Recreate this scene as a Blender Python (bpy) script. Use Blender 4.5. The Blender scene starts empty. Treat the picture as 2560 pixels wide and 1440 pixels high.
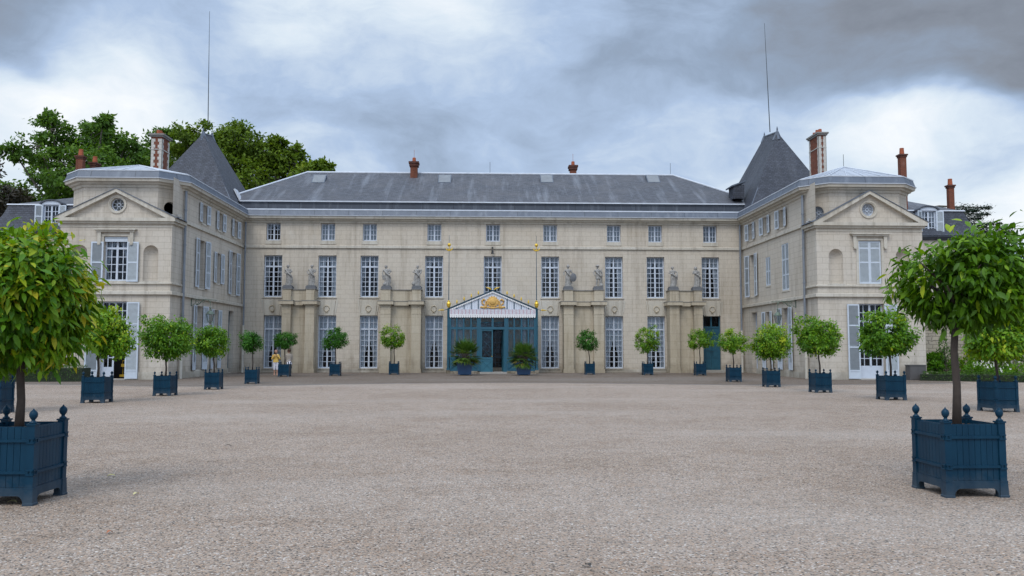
import bpy, math, random
import numpy as np
from mathutils import Matrix, Vector
random.seed(7)
R = math.radians
SC = bpy.context.scene
COL = SC.collection

# ------------------------------------------------------------------ camera
F = 2100.0; W0, H0 = 2560.0, 1440.0; CH = 1.75
YAW, PITCH, ROLL = R(1.93), R(4.07), R(0.07)
CM = Matrix.Rotation(-YAW, 3, 'Z') @ Matrix.Rotation(R(90) + PITCH, 3, 'X') @ Matrix.Rotation(ROLL, 3, 'Z')
def ray(px, py):
    return CM @ Vector(((px - W0/2)/F, (H0/2 - py)/F, -1.0))
def PY(px, py, Y):
    d = ray(px, py); t = Y/d.y
    return Vector((d.x*t, Y, CH + d.z*t))
def PXp(px, py, X):
    d = ray(px, py); t = X/d.x
    return Vector((X, d.y*t, CH + d.z*t))
def GR(px, py):
    d = ray(px, py); t = -CH/d.z
    return Vector((d.x*t, d.y*t, 0))
cam = bpy.data.cameras.new('camera'); camo = bpy.data.objects.new('camera', cam); COL.objects.link(camo)
M4 = CM.to_4x4(); M4.translation = (0, 0, CH); camo.matrix_world = M4
cam.sensor_width = 36; cam.lens = 36*F/W0; cam.clip_end = 3000; cam.clip_start = 0.1
SC.camera = camo

# ------------------------------------------------------------------ materials
def new_mat(name):
    m = bpy.data.materials.new(name); m.use_nodes = True
    nt = m.node_tree; b = nt.nodes['Principled BSDF']
    return m, nt, b
def N(nt, typ, **kw):
    n = nt.nodes.new(typ)
    for k, v in kw.items():
        if k in ('operation', 'blend_type', 'data_type', 'noise_dimensions', 'feature', 'attribute_name', 'offset', 'squash', 'distribution', 'sky_type', 'use_clamp', 'interpolation_type', 'normalize'):
            setattr(n, k, v)
        else:
            n.inputs[k].default_value = v
    return n
def L(nt, a, b): nt.links.new(a, b)
def ramp(nt, fac, stops):
    r = nt.nodes.new('ShaderNodeValToRGB')
    e = r.color_ramp.elements
    while len(e) > 1: e.remove(e[-1])
    e[0].position = stops[0][0]; e[0].color = (*stops[0][1], 1)
    for p, c in stops[1:]:
        x = e.new(p); x.color = (*c, 1)
    L(nt, fac, r.inputs[0]); return r.outputs[0]
def mix(nt, a, b, fac, mode='MIX'):
    m = nt.nodes.new('ShaderNodeMix'); m.data_type = 'RGBA'; m.blend_type = mode
    for s, v in ((m.inputs[0], fac), (m.inputs[6], a), (m.inputs[7], b)):
        if isinstance(v, (int, float)): s.default_value = v
        elif isinstance(v, tuple): s.default_value = (*v, 1)
        else: L(nt, v, s)
    return m.outputs[2]
def math_(nt, op, a, b=None, c=None, clamp=False):
    m = nt.nodes.new('ShaderNodeMath'); m.operation = op; m.use_clamp = clamp
    for i, v in enumerate((a, b, c)):
        if v is None: continue
        if isinstance(v, (int, float)): m.inputs[i].default_value = v
        else: L(nt, v, m.inputs[i])
    return m.outputs[0]
def mrange(nt, v, a, b, c=0.0, d=1.0, smooth=False):
    m = nt.nodes.new('ShaderNodeMapRange'); m.clamp = True
    if smooth: m.interpolation_type = 'SMOOTHSTEP'
    L(nt, v, m.inputs[0])
    for i, x in enumerate((a, b, c, d)): m.inputs[i+1].default_value = x
    return m.outputs[0]
def noise(nt, vec, scale, detail=4, rough=0.55, vscale=None):
    if vscale:
        mp = nt.nodes.new('ShaderNodeMapping'); mp.inputs['Scale'].default_value = vscale
        L(nt, vec, mp.inputs[0]); vec = mp.outputs[0]
    n = nt.nodes.new('ShaderNodeTexNoise'); L(nt, vec, n.inputs['Vector'])
    n.inputs['Scale'].default_value = scale; n.inputs['Detail'].default_value = detail; n.inputs['Roughness'].default_value = rough
    return n.outputs[0]
def pos(nt): return nt.nodes.new('ShaderNodeNewGeometry').outputs['Position']
def uvn(nt):
    return nt.nodes.new('ShaderNodeUVMap').outputs[0]
def bump(nt, b, h, strength=0.3, dist=0.02):
    bp = nt.nodes.new('ShaderNodeBump'); bp.inputs['Strength'].default_value = strength; bp.inputs['Distance'].default_value = dist
    L(nt, h, bp.inputs['Height']); L(nt, bp.outputs[0], b.inputs['Normal'])

def simple(name, col, rough=0.6, metal=0.0, var=0.12, vs=3.0, spec=0.5):
    m, nt, b = new_mat(name)
    n = noise(nt, pos(nt), vs, 5)
    c = mix(nt, tuple(x*(1-var) for x in col), tuple(min(1, x*(1+var)) for x in col), n)
    L(nt, c, b.inputs['Base Color']); b.inputs['Roughness'].default_value = rough; b.inputs['Metallic'].default_value = metal
    b.inputs['Specular IOR Level'].default_value = spec
    return m

def stone(name, c1, c2, joint, bw=0.66, bh=0.325, ms=0.02, stain=0.35, foot=0.5, rubble=False):
    m, nt, b = new_mat(name)
    uv = uvn(nt); p = pos(nt)
    vec = uv
    if rubble:
        mp = nt.nodes.new('ShaderNodeVectorMath'); mp.operation = 'ADD'
        nz = nt.nodes.new('ShaderNodeTexNoise'); nz.inputs['Scale'].default_value = 1.6; L(nt, uv, nz.inputs['Vector'])
        sc = nt.nodes.new('ShaderNodeVectorMath'); sc.operation = 'SCALE'; sc.inputs['Scale'].default_value = 0.35
        L(nt, nz.outputs['Color'], sc.inputs[0]); L(nt, uv, mp.inputs[0]); L(nt, sc.outputs[0], mp.inputs[1]); vec = mp.outputs[0]
    br = nt.nodes.new('ShaderNodeTexBrick'); L(nt, vec, br.inputs['Vector'])
    br.offset = 0.5; br.inputs['Scale'].default_value = 1.0
    br.inputs['Brick Width'].default_value = bw; br.inputs['Row Height'].default_value = bh
    br.inputs['Mortar Size'].default_value = ms; br.inputs['Mortar Smooth'].default_value = 0.6; br.inputs['Bias'].default_value = 0.0
    br.inputs['Color1'].default_value = (*c1, 1); br.inputs['Color2'].default_value = (*c2, 1); br.inputs['Mortar'].default_value = (*joint, 1)
    big = noise(nt, p, 0.35, 5, 0.6)
    c = mix(nt, br.outputs[0], (0.86, 0.80, 0.70), mrange(nt, big, 0.45, 0.75, 0, stain), 'MULTIPLY')
    stv = noise(nt, p, 1.0, 4, 0.6, (2.6, 2.6, 0.22))
    c = mix(nt, c, (0.50, 0.47, 0.44), mrange(nt, stv, 0.50, 0.76, 0, stain*1.45), 'MULTIPLY')
    lite = noise(nt, p, 0.8, 6, 0.65, (1.3, 1.3, 0.5))
    c = mix(nt, c, (0.62, 0.61, 0.58), mrange(nt, lite, 0.60, 0.82, 0, 0.28))
    fine = noise(nt, p, 9, 4, 0.6)
    c = mix(nt, c, (0.82, 0.82, 0.82), mrange(nt, fine, 0.42, 0.7, 0, 0.5), 'MULTIPLY')
    st3 = noise(nt, p, 1.0, 5, 0.65, (5.5, 5.5, 0.35))
    c = mix(nt, c, (0.66, 0.64, 0.60), mrange(nt, st3, 0.60, 0.80, 0, 0.55), 'MULTIPLY')
    # damp stains of irregular outline in the lowest courses
    sep = nt.nodes.new('ShaderNodeSeparateXYZ'); L(nt, p, sep.inputs[0])
    d1 = noise(nt, p, 0.9, 6, 0.68)
    zz = math_(nt, 'SUBTRACT', math_(nt, 'MULTIPLY', d1, 3.6), sep.outputs[2])
    c = mix(nt, c, (0.40, 0.37, 0.33), mrange(nt, zz, 0.9, 1.7, 0, foot), 'MULTIPLY')
    L(nt, c, b.inputs['Base Color']); b.inputs['Roughness'].default_value = 0.9; b.inputs['Specular IOR Level'].default_value = 0.2
    h = math_(nt, 'ADD', math_(nt, 'MULTIPLY', br.outputs[1], -1.0), math_(nt, 'MULTIPLY', fine, 0.5))
    bump(nt, b, h, 0.22, 0.015)
    return m

MAT = {}
MAT['wall'] = stone('limestone_ashlar', (0.545, 0.488, 0.410), (0.520, 0.462, 0.384), (0.385, 0.33, 0.265), ms=0.012)
MAT['wallL'] = stone('limestone_ashlar_wing', (0.535, 0.485, 0.417), (0.508, 0.458, 0.390), (0.37, 0.325, 0.265), ms=0.012, stain=0.4)
MAT['trim'] = stone('limestone_trim', (0.54, 0.505, 0.44), (0.49, 0.455, 0.39), (0.40, 0.37, 0.31), bw=1.3, bh=3.3, ms=0.012, stain=0.5, foot=0.55)
MAT['pier'] = stone('ochre_limestone', (0.485, 0.425, 0.33), (0.45, 0.39, 0.295), (0.37, 0.315, 0.235), bw=1.7, bh=0.55, ms=0.014, stain=0.5, foot=0.35)
MAT['rubble'] = stone('rubble_masonry', (0.46, 0.41, 0.32), (0.36, 0.32, 0.26), (0.17, 0.15, 0.12), bw=0.42, bh=0.2, ms=0.022, stain=0.6, foot=0.7, rubble=True)
MAT['mould'] = simple('lichen_stone', (0.20, 0.19, 0.175), 0.95, var=0.4, vs=5)
MAT['statue'] = simple('weathered_marble', (0.27, 0.26, 0.245), 0.85, var=0.75, vs=9)
MAT['plinth'] = simple('grey_plinth_stone', (0.13, 0.135, 0.145), 0.9, var=0.25, vs=7)
MAT['step'] = simple('step_stone', (0.33, 0.31, 0.28), 0.9, var=0.2, vs=4)

def slate(name, base, w=0.26, h=0.14, moss=0.3, tint=(0.30, 0.28, 0.27), streak=0.38):
    m, nt, b = new_mat(name)
    uv = uvn(nt); p = pos(nt)
    br = nt.nodes.new('ShaderNodeTexBrick'); L(nt, uv, br.inputs['Vector']); br.offset = 0.5
    br.inputs['Scale'].default_value = 1; br.inputs['Brick Width'].default_value = w; br.inputs['Row Height'].default_value = h
    br.inputs['Mortar Size'].default_value = 0.014; br.inputs['Mortar Smooth'].default_value = 0.3
    br.inputs['Color1'].default_value = (*[x*1.35 for x in base], 1); br.inputs['Color2'].default_value = (*[x*0.75 for x in base], 1)
    br.inputs['Mortar'].default_value = (*[x*0.35 for x in base], 1)
    n = noise(nt, p, 0.5, 6, 0.65)
    c = mix(nt, br.outputs[0], tint, mrange(nt, n, 0.42, 0.78, 0, moss))
    s = noise(nt, uv, 1.0, 5, 0.6, (1.6, 0.16, 1))
    c = mix(nt, c, (0.34, 0.37, 0.42), mrange(nt, s, 0.52, 0.80, 0, streak))
    L(nt, c, b.inputs['Base Color']); b.inputs['Roughness'].default_value = 0.62; b.inputs['Specular IOR Level'].default_value = 0.35
    bump(nt, b, math_(nt, 'MULTIPLY', br.outputs[1], -1), 0.6, 0.02)
    return m
MAT['slate'] = slate('roof_slate', (0.066, 0.069, 0.082), moss=0.45, tint=(0.135, 0.125, 0.125))
MAT['slate_dark'] = slate('tower_slate', (0.042, 0.047, 0.062), moss=0.2, tint=(0.07, 0.07, 0.08), streak=0.12)

def zinc(name, base, pw, ph, streak=0.5):
    m, nt, b = new_mat(name)
    uv = uvn(nt); p = pos(nt)
    br = nt.nodes.new('ShaderNodeTexBrick'); L(nt, uv, br.inputs['Vector']); br.offset = 0.0
    br.inputs['Brick Width'].default_value = pw; br.inputs['Row Height'].default_value = ph; br.inputs['Mortar Size'].default_value = 0.025
    br.inputs['Scale'].default_value = 1
    br.inputs['Color1'].default_value = (*base, 1); br.inputs['Color2'].default_value = (*[x*0.88 for x in base], 1); br.inputs['Mortar'].default_value = (*[x*0.5 for x in base], 1)
    s = noise(nt, p, 1.5, 6, 0.7, (1.5, 1.5, 0.35))
    c = mix(nt, br.outputs[0], (0.42, 0.45, 0.49), mrange(nt, s, 0.5, 0.75, 0, streak))
    s2 = noise(nt, p, 2.3, 6, 0.7)
    c = mix(nt, c, (0.45, 0.45, 0.45), mrange(nt, s2, 0.5, 0.8, 0, 0.5), 'MULTIPLY')
    L(nt, c, b.inputs['Base Color']); b.inputs['Roughness'].default_value = 0.55; b.inputs['Metallic'].default_value = 0.15
    bump(nt, b, s2, 0.15, 0.02)
    return m
MAT['zinc'] = zinc('zinc_roof_sheet', (0.36, 0.385, 0.43), 0.85, 8.0, 0.45)
MAT['lead'] = zinc('lead_fascia', (0.105, 0.125, 0.16), 2.4, 3.0, 0.22)
MAT['lead_dark'] = zinc('dark_lead', (0.055, 0.065, 0.085), 2.2, 3.0, 0.2)
MAT['zinc_edge'] = simple('bright_zinc_edge', (0.50, 0.53, 0.58), 0.5, 0.1, 0.25, 2.5)
MAT['brick'] = stone('red_brick', (0.20, 0.055, 0.030), (0.14, 0.042, 0.026), (0.17, 0.11, 0.08), bw=0.22, bh=0.075, ms=0.012, stain=0.5, foot=0)
MAT['brick_dark'] = stone('soot_brick', (0.13, 0.045, 0.032), (0.09, 0.035, 0.028), (0.10, 0.07, 0.06), bw=0.22, bh=0.075, ms=0.012, stain=0.6, foot=0)
MAT['quoin'] = simple('chimney_quoin_stone', (0.44, 0.42, 0.38), 0.9, var=0.3, vs=5)
MAT['terracotta'] = simple('terracotta_pot', (0.30, 0.075, 0.03), 0.8, var=0.3, vs=6)
MAT['paint'] = simple('pale_blue_window_paint', (0.50, 0.55, 0.63), 0.45, var=0.12, vs=6)
MAT['shutter'] = simple('pale_blue_shutter_paint', (0.50, 0.555, 0.62), 0.5, var=0.14, vs=5)
MAT['louvre'] = simple('grey_louvre_slats', (0.36, 0.40, 0.43), 0.6, var=0.2, vs=5)  # slats greyer and darker than the shutter frame
MAT['teal'] = simple('teal_paint', (0.012, 0.080, 0.125), 0.45, var=0.22, vs=3)
MAT['teal_dark'] = simple('deep_teal_paint', (0.009, 0.055, 0.092), 0.45, var=0.2, vs=3)
MAT['teal_pale'] = simple('faded_teal_paint', (0.022, 0.115, 0.165), 0.5, var=0.2, vs=3)
MAT['interior'] = simple('unlit_room_shade', (0.03, 0.026, 0.024), 0.95)  # near-black colour stands in for the gloom of unlit rooms
MAT['gold'] = simple('gilding', (0.72, 0.47, 0.05), 0.35, 0.45, 0.15, 8)
MAT['orange'] = simple('ochre_painted_carving', (0.60, 0.36, 0.10), 0.7, 0.0, 0.45, 9)
MAT['canvas'] = simple('white_canvas', (0.74, 0.73, 0.73), 0.8, var=0.05)
MAT['iron'] = simple('dark_iron', (0.035, 0.04, 0.04), 0.5, 0.5)
MAT['pipe'] = simple('grey_zinc_pipe', (0.20, 0.22, 0.25), 0.5, 0.3, 0.25, 3)
MAT['pipe_cream'] = simple('cream_iron_pipe', (0.50, 0.47, 0.41), 0.6, 0, 0.15)
MAT['verdigris'] = simple('verdigris_lantern', (0.13, 0.17, 0.135), 0.6, 0.2, 0.35, 12)
MAT['bark'] = simple('grey_bark', (0.050, 0.038, 0.031), 0.9, var=0.4, vs=14)
MAT['bark_big'] = simple('plane_tree_bark', (0.12, 0.105, 0.085), 0.9, var=0.4, vs=2)
MAT['yellow'] = simple('yellow_plastic', (0.38, 0.24, 0.015), 0.4)
MAT['binmat'] = simple('grey_metal_cabinet', (0.085, 0.08, 0.08), 0.7, 0, 0.15)
MAT['black'] = simple('black_plastic', (0.02, 0.02, 0.022), 0.5)
MAT['skin'] = simple('skin', (0.50, 0.28, 0.20), 0.6, var=0.05)
MAT['hair1'] = simple('auburn_hair', (0.12, 0.055, 0.03), 0.7)
MAT['hair2'] = simple('dark_hair', (0.07, 0.025, 0.015), 0.7)
MAT['cardigan'] = simple('yellow_knit', (0.72, 0.48, 0.12), 0.9, var=0.08, vs=30)
MAT['whitecloth'] = simple('white_cotton', (0.72, 0.70, 0.76), 0.9, var=0.05)
MAT['tweed'] = simple('beige_tweed', (0.34, 0.29, 0.24), 0.95, var=0.3, vs=40)
MAT['darkcloth'] = simple('black_cloth', (0.025, 0.025, 0.03), 0.9)
MAT['tan'] = simple('tan_leather', (0.36, 0.19, 0.11), 0.6)
MAT['blind'] = simple('grey_net_blind', (0.33, 0.36, 0.40), 0.8, var=0.22, vs=3.5)

def planter_paint():
    m, nt, b = new_mat('planter_blue_paint')
    tc = nt.nodes.new('ShaderNodeTexCoord').outputs['Object']
    n = noise(nt, tc, 3.0, 6, 0.6, (1, 1, 0.35))
    c = mix(nt, (0.004, 0.024, 0.048), (0.007, 0.040, 0.074), mrange(nt, n, 0.3, 0.7))
    sep = nt.nodes.new('ShaderNodeSeparateXYZ'); L(nt, tc, sep.inputs[0])
    g = noise(nt, tc, 6, 5, 0.7)
    low = math_(nt, 'SUBTRACT', math_(nt, 'MULTIPLY', g, 0.62), sep.outputs[2])
    c = mix(nt, c, (0.07, 0.085, 0.10), mrange(nt, low, 0.02, 0.30, 0, 0.5))
    L(nt, c, b.inputs['Base Color']); b.inputs['Roughness'].default_value = 0.36; b.inputs['Specular IOR Level'].default_value = 0.14
    bump(nt, b, g, 0.08, 0.01)
    return m
MAT['planter'] = planter_paint()
MAT['palmpot'] = simple('dark_blue_pot_paint', (0.022, 0.06, 0.135), 0.45, var=0.2, vs=4)

def soil():
    m, nt, b = new_mat('bark_mulch_soil')
    v = nt.nodes.new('ShaderNodeTexVoronoi'); v.inputs['Scale'].default_value = 45; L(nt, pos(nt), v.inputs['Vector'])
    c = ramp(nt, v.outputs['Color'], [(0, (0.03, 0.018, 0.01)), (0.5, (0.11, 0.055, 0.03)), (1, (0.30, 0.20, 0.12))])
    L(nt, c, b.inputs['Base Color']); b.inputs['Roughness'].default_value = 1; bump(nt, b, v.outputs[0], 1, 0.02)
    return m
MAT['soil'] = soil()

def gravel(name, tone, fine=1.0, warm=0.0):
    m, nt, b = new_mat(name)
    p = pos(nt)
    v = nt.nodes.new('ShaderNodeTexVoronoi'); v.inputs['Scale'].default_value = 62*fine; L(nt, p, v.inputs['Vector'])
    sp = nt.nodes.new('ShaderNodeSeparateXYZ'); L(nt, v.outputs['Color'], sp.inputs[0])
    t = tone
    c = ramp(nt, sp.outputs[0], [(0, (0.045, 0.04, 0.038)), (0.12, (t*0.48, t*0.41, t*0.35)), (0.3, (t*1.0, t*0.805, t*0.65)), (0.62, (t*1.08, t*0.88, t*0.72)),
        (0.80, (t*1.22, t*0.84, t*0.58)), (0.92, (t*1.25, t*1.06, t*0.92)), (1, (min(0.85, t*1.9), min(0.85, t*1.75), min(0.8, t*1.6)))])
    v2 = nt.nodes.new('ShaderNodeTexVoronoi'); v2.inputs['Scale'].default_value = 24; L(nt, p, v2.inputs['Vector'])
    sp2 = nt.nodes.new('ShaderNodeSeparateXYZ'); L(nt, v2.outputs['Color'], sp2.inputs[0])
    # a few bigger stones: dark, white, rusty
    near = math_(nt, 'LESS_THAN', v2.outputs['Distance'], 0.30)
    pick = math_(nt, 'GREATER_THAN', sp2.outputs[0], 0.90)
    big = ramp(nt, sp2.outputs[1], [(0, (0.06, 0.055, 0.055)), (0.4, (0.17, 0.10, 0.07)), (0.7, (0.22, 0.16, 0.11)), (1, (0.55, 0.53, 0.50))])
    c = mix(nt, c, big, math_(nt, 'MULTIPLY', near, pick))
    n1 = noise(nt, p, 0.22, 6, 0.65); n2 = noise(nt, p, 1.3, 6, 0.7)
    c = mix(nt, c, (0.88, 0.86, 0.84), mrange(nt, n1, 0.42, 0.62, 0, 1), 'MULTIPLY')
    c = mix(nt, c, (0.78, 0.72, 0.66), mrange(nt, n2, 0.48, 0.75, 0, 0.8), 'MULTIPLY')
    n4 = noise(nt, p, 5.0, 5, 0.7)
    c = mix(nt, c, (0.78, 0.75, 0.72), mrange(nt, n4, 0.48, 0.72, 0, 0.8), 'MULTIPLY')
    n3 = noise(nt, p, 0.12, 3, 0.5, (0.35, 1.4, 1))
    c = mix(nt, c, (min(1, t*1.5), min(1, t*1.38), min(1, t*1.25)), mrange(nt, n3, 0.50, 0.75, 0, 0.30))
    L(nt, c, b.inputs['Base Color']); b.inputs['Roughness'].default_value = 0.95; b.inputs['Specular IOR Level'].default_value = 0.15
    hn = math_(nt, 'ADD', math_(nt, 'MULTIPLY', v.outputs['Distance'], -1.0), math_(nt, 'MULTIPLY', n2, 0.5))
    bump(nt, b, hn, 0.8, 0.012)
    return m
MAT['gravel'] = gravel('gravel_court', 0.325)
MAT['apron'] = gravel('worn_paving', 0.165, 0.8)
MAT['earth'] = gravel('bed_earth', 0.10, 1.0)

def glass():
    m, nt, b = new_mat('old_window_glass')
    nt.nodes.remove(b)
    out = nt.nodes['Material Output']
    tr = nt.nodes.new('ShaderNodeBsdfTransparent'); tr.inputs[0].default_value = (0.86, 0.90, 0.92, 1)
    gl = nt.nodes.new('ShaderNodeBsdfGlossy'); gl.inputs['Roughness'].default_value = 0.03; gl.inputs[0].default_value = (0.62, 0.68, 0.75, 1)
    fr = nt.nodes.new('ShaderNodeFresnel'); fr.inputs[0].default_value = 1.55
    f2 = math_(nt, 'MULTIPLY', fr.outputs[0], 0.75, clamp=True)
    ms = nt.nodes.new('ShaderNodeMixShader'); L(nt, f2, ms.inputs[0]); L(nt, tr.outputs[0], ms.inputs[1]); L(nt, gl.outputs[0], ms.inputs[2])
    bp = nt.nodes.new('ShaderNodeBump'); bp.inputs['Strength'].default_value = 0.35; bp.inputs['Distance'].default_value = 0.03
    L(nt, noise(nt, pos(nt), 2.2, 2), bp.inputs['Height']); L(nt, bp.outputs[0], gl.inputs['Normal']); L(nt, bp.outputs[0], fr.inputs['Normal'])
    L(nt, ms.outputs[0], out.inputs[0])
    return m
MAT['glass'] = glass()
def curtain_mat():
    m, nt, b = new_mat('white_net_curtain')
    n = noise(nt, pos(nt), 7, 4, 0.6, (3, 3, 0.3))
    c = mix(nt, (0.24, 0.27, 0.32), (0.40, 0.43, 0.48), n)
    L(nt, c, b.inputs['Base Color']); b.inputs['Roughness'].default_value = 0.9
    b.inputs['Emission Strength'].default_value = 0
    return m
MAT['curtain'] = curtain_mat()
MAT['curtain_white'] = simple('bright_net_curtain', (0.52, 0.55, 0.60), 0.9, var=0.14, vs=7)

def leaf_mat(name, stops, trans=0.38, rough=0.45, spec=0.28):
    m, nt, b = new_mat(name)
    a = nt.nodes.new('ShaderNodeAttribute'); a.attribute_name = 'tint'
    c = ramp(nt, a.outputs['Fac'], stops)
    L(nt, c, b.inputs['Base Color']); b.inputs['Roughness'].default_value = rough; b.inputs['Specular IOR Level'].default_value = spec
    if trans > 0:
        out = nt.nodes['Material Output']
        t = nt.nodes.new('ShaderNodeBsdfTranslucent')
        c2 = mix(nt, c, (1.0, 1.0, 0.35), 1.0, 'MULTIPLY'); L(nt, c2, t.inputs[0])
        ms = nt.nodes.new('ShaderNodeMixShader'); ms.inputs[0].default_value = trans
        L(nt, b.outputs[0], ms.inputs[1]); L(nt, t.outputs[0], ms.inputs[2]); L(nt, ms.outputs[0], out.inputs[0])
    return m
MAT['leafL'] = leaf_mat('orange_leaf_yellowgreen', [(0, (0.030, 0.10, 0.006)), (0.45, (0.075, 0.20, 0.008)), (0.72, (0.17, 0.31, 0.012)), (0.92, (0.40, 0.46, 0.02)), (1, (0.52, 0.46, 0.03))])
MAT['leafR'] = leaf_mat('orange_leaf_green', [(0, (0.028, 0.085, 0.004)), (0.5, (0.085, 0.200, 0.005)), (0.85, (0.175, 0.32, 0.008)), (1, (0.38, 0.46, 0.02))])
MAT['leafS'] = leaf_mat('orange_leaf_small', [(0, (0.030, 0.105, 0.006)), (0.45, (0.098, 0.235, 0.010)), (0.80, (0.21, 0.37, 0.014)), (1, (0.46, 0.52, 0.03))])
MAT['leafD'] = leaf_mat('orange_leaf_deep', [(0, (0.020, 0.085, 0.008)), (0.6, (0.048, 0.175, 0.012)), (1, (0.12, 0.30, 0.02))])
MAT['leafT'] = leaf_mat('plane_tree_leaf', [(0, (0.038, 0.085, 0.014)), (0.5, (0.088, 0.180, 0.024)), (0.85, (0.155, 0.265, 0.032)), (1, (0.24, 0.32, 0.045))], 0.4, 0.6, 0.2)
MAT['leafT2'] = leaf_mat('olive_tree_leaf', [(0, (0.045, 0.085, 0.010)), (0.5, (0.115, 0.185, 0.016)), (0.85, (0.19, 0.265, 0.022)), (1, (0.28, 0.33, 0.035))], 0.4, 0.6, 0.2)
MAT['leafP'] = leaf_mat('copper_leaf', [(0, (0.028, 0.026, 0.018)), (0.6, (0.055, 0.045, 0.028)), (1, (0.06, 0.10, 0.03))], 0.2, 0.6, 0.3)
MAT['leafC'] = leaf_mat('cedar_needles', [(0, (0.010, 0.022, 0.014)), (0.6, (0.020, 0.042, 0.024)), (1, (0.045, 0.075, 0.04))], 0.1, 0.7, 0.2)
MAT['leafH'] = leaf_mat('box_hedge_leaf', [(0, (0.018, 0.05, 0.008)), (0.6, (0.055, 0.13, 0.016)), (1, (0.12, 0.20, 0.025))], 0.2, 0.5, 0.3)
MAT['leafPalm'] = leaf_mat('palm_leaf', [(0, (0.025, 0.065, 0.010)), (0.5, (0.070, 0.150, 0.020)), (0.9, (0.16, 0.25, 0.04)), (1, (0.32, 0.26, 0.07))], 0.2, 0.45, 0.4)
MAT['flower'] = leaf_mat('petals', [(0, (0.75, 0.75, 0.72)), (0.55, (0.78, 0.78, 0.75)), (0.60, (0.55, 0.02, 0.03)), (0.74, (0.60, 0.05, 0.05)), (0.78, (0.45, 0.12, 0.50)), (0.88, (0.62, 0.22, 0.45)), (0.93, (0.75, 0.40, 0.04)), (1, (0.8, 0.55, 0.1))], 0.2, 0.7, 0.2)
def valance_mat():
    m, nt, b = new_mat('valance_fabric')
    uv = uvn(nt); s = nt.nodes.new('ShaderNodeSeparateXYZ'); L(nt, uv, s.inputs[0])
    fx = math_(nt, 'FRACT', math_(nt, 'MULTIPLY', s.outputs[0], 1/0.245))
    st = math_(nt, 'LESS_THAN', math_(nt, 'ABSOLUTE', math_(nt, 'SUBTRACT', fx, 0.5)), 0.07)
    n = noise(nt, uv, 18, 3)
    c = mix(nt, (0.60, 0.60, 0.64), (0.46, 0.42, 0.47), mrange(nt, n, 0.45, 0.6))
    c = mix(nt, c, (0.40, 0.10, 0.14), math_(nt, 'MULTIPLY', st, 0.8))
    L(nt, c, b.inputs['Base Color']); b.inputs['Roughness'].default_value = 0.8
    return m
MAT['valance'] = valance_mat()
def gable_mat():
    m, nt, b = new_mat('striped_gable_boards')
    uv = uvn(nt); s = nt.nodes.new('ShaderNodeSeparateXYZ'); L(nt, uv, s.inputs[0])
    fx = math_(nt, 'FRACT', math_(nt, 'MULTIPLY', s.outputs[0], 1/0.115))
    st = math_(nt, 'LESS_THAN', fx, 0.16)
    c = mix(nt, (0.62, 0.65, 0.72), (0.28, 0.33, 0.40), st)
    L(nt, c, b.inputs['Base Color']); b.inputs['Roughness'].default_value = 0.6
    return m
MAT['gable'] = gable_mat()

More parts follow.
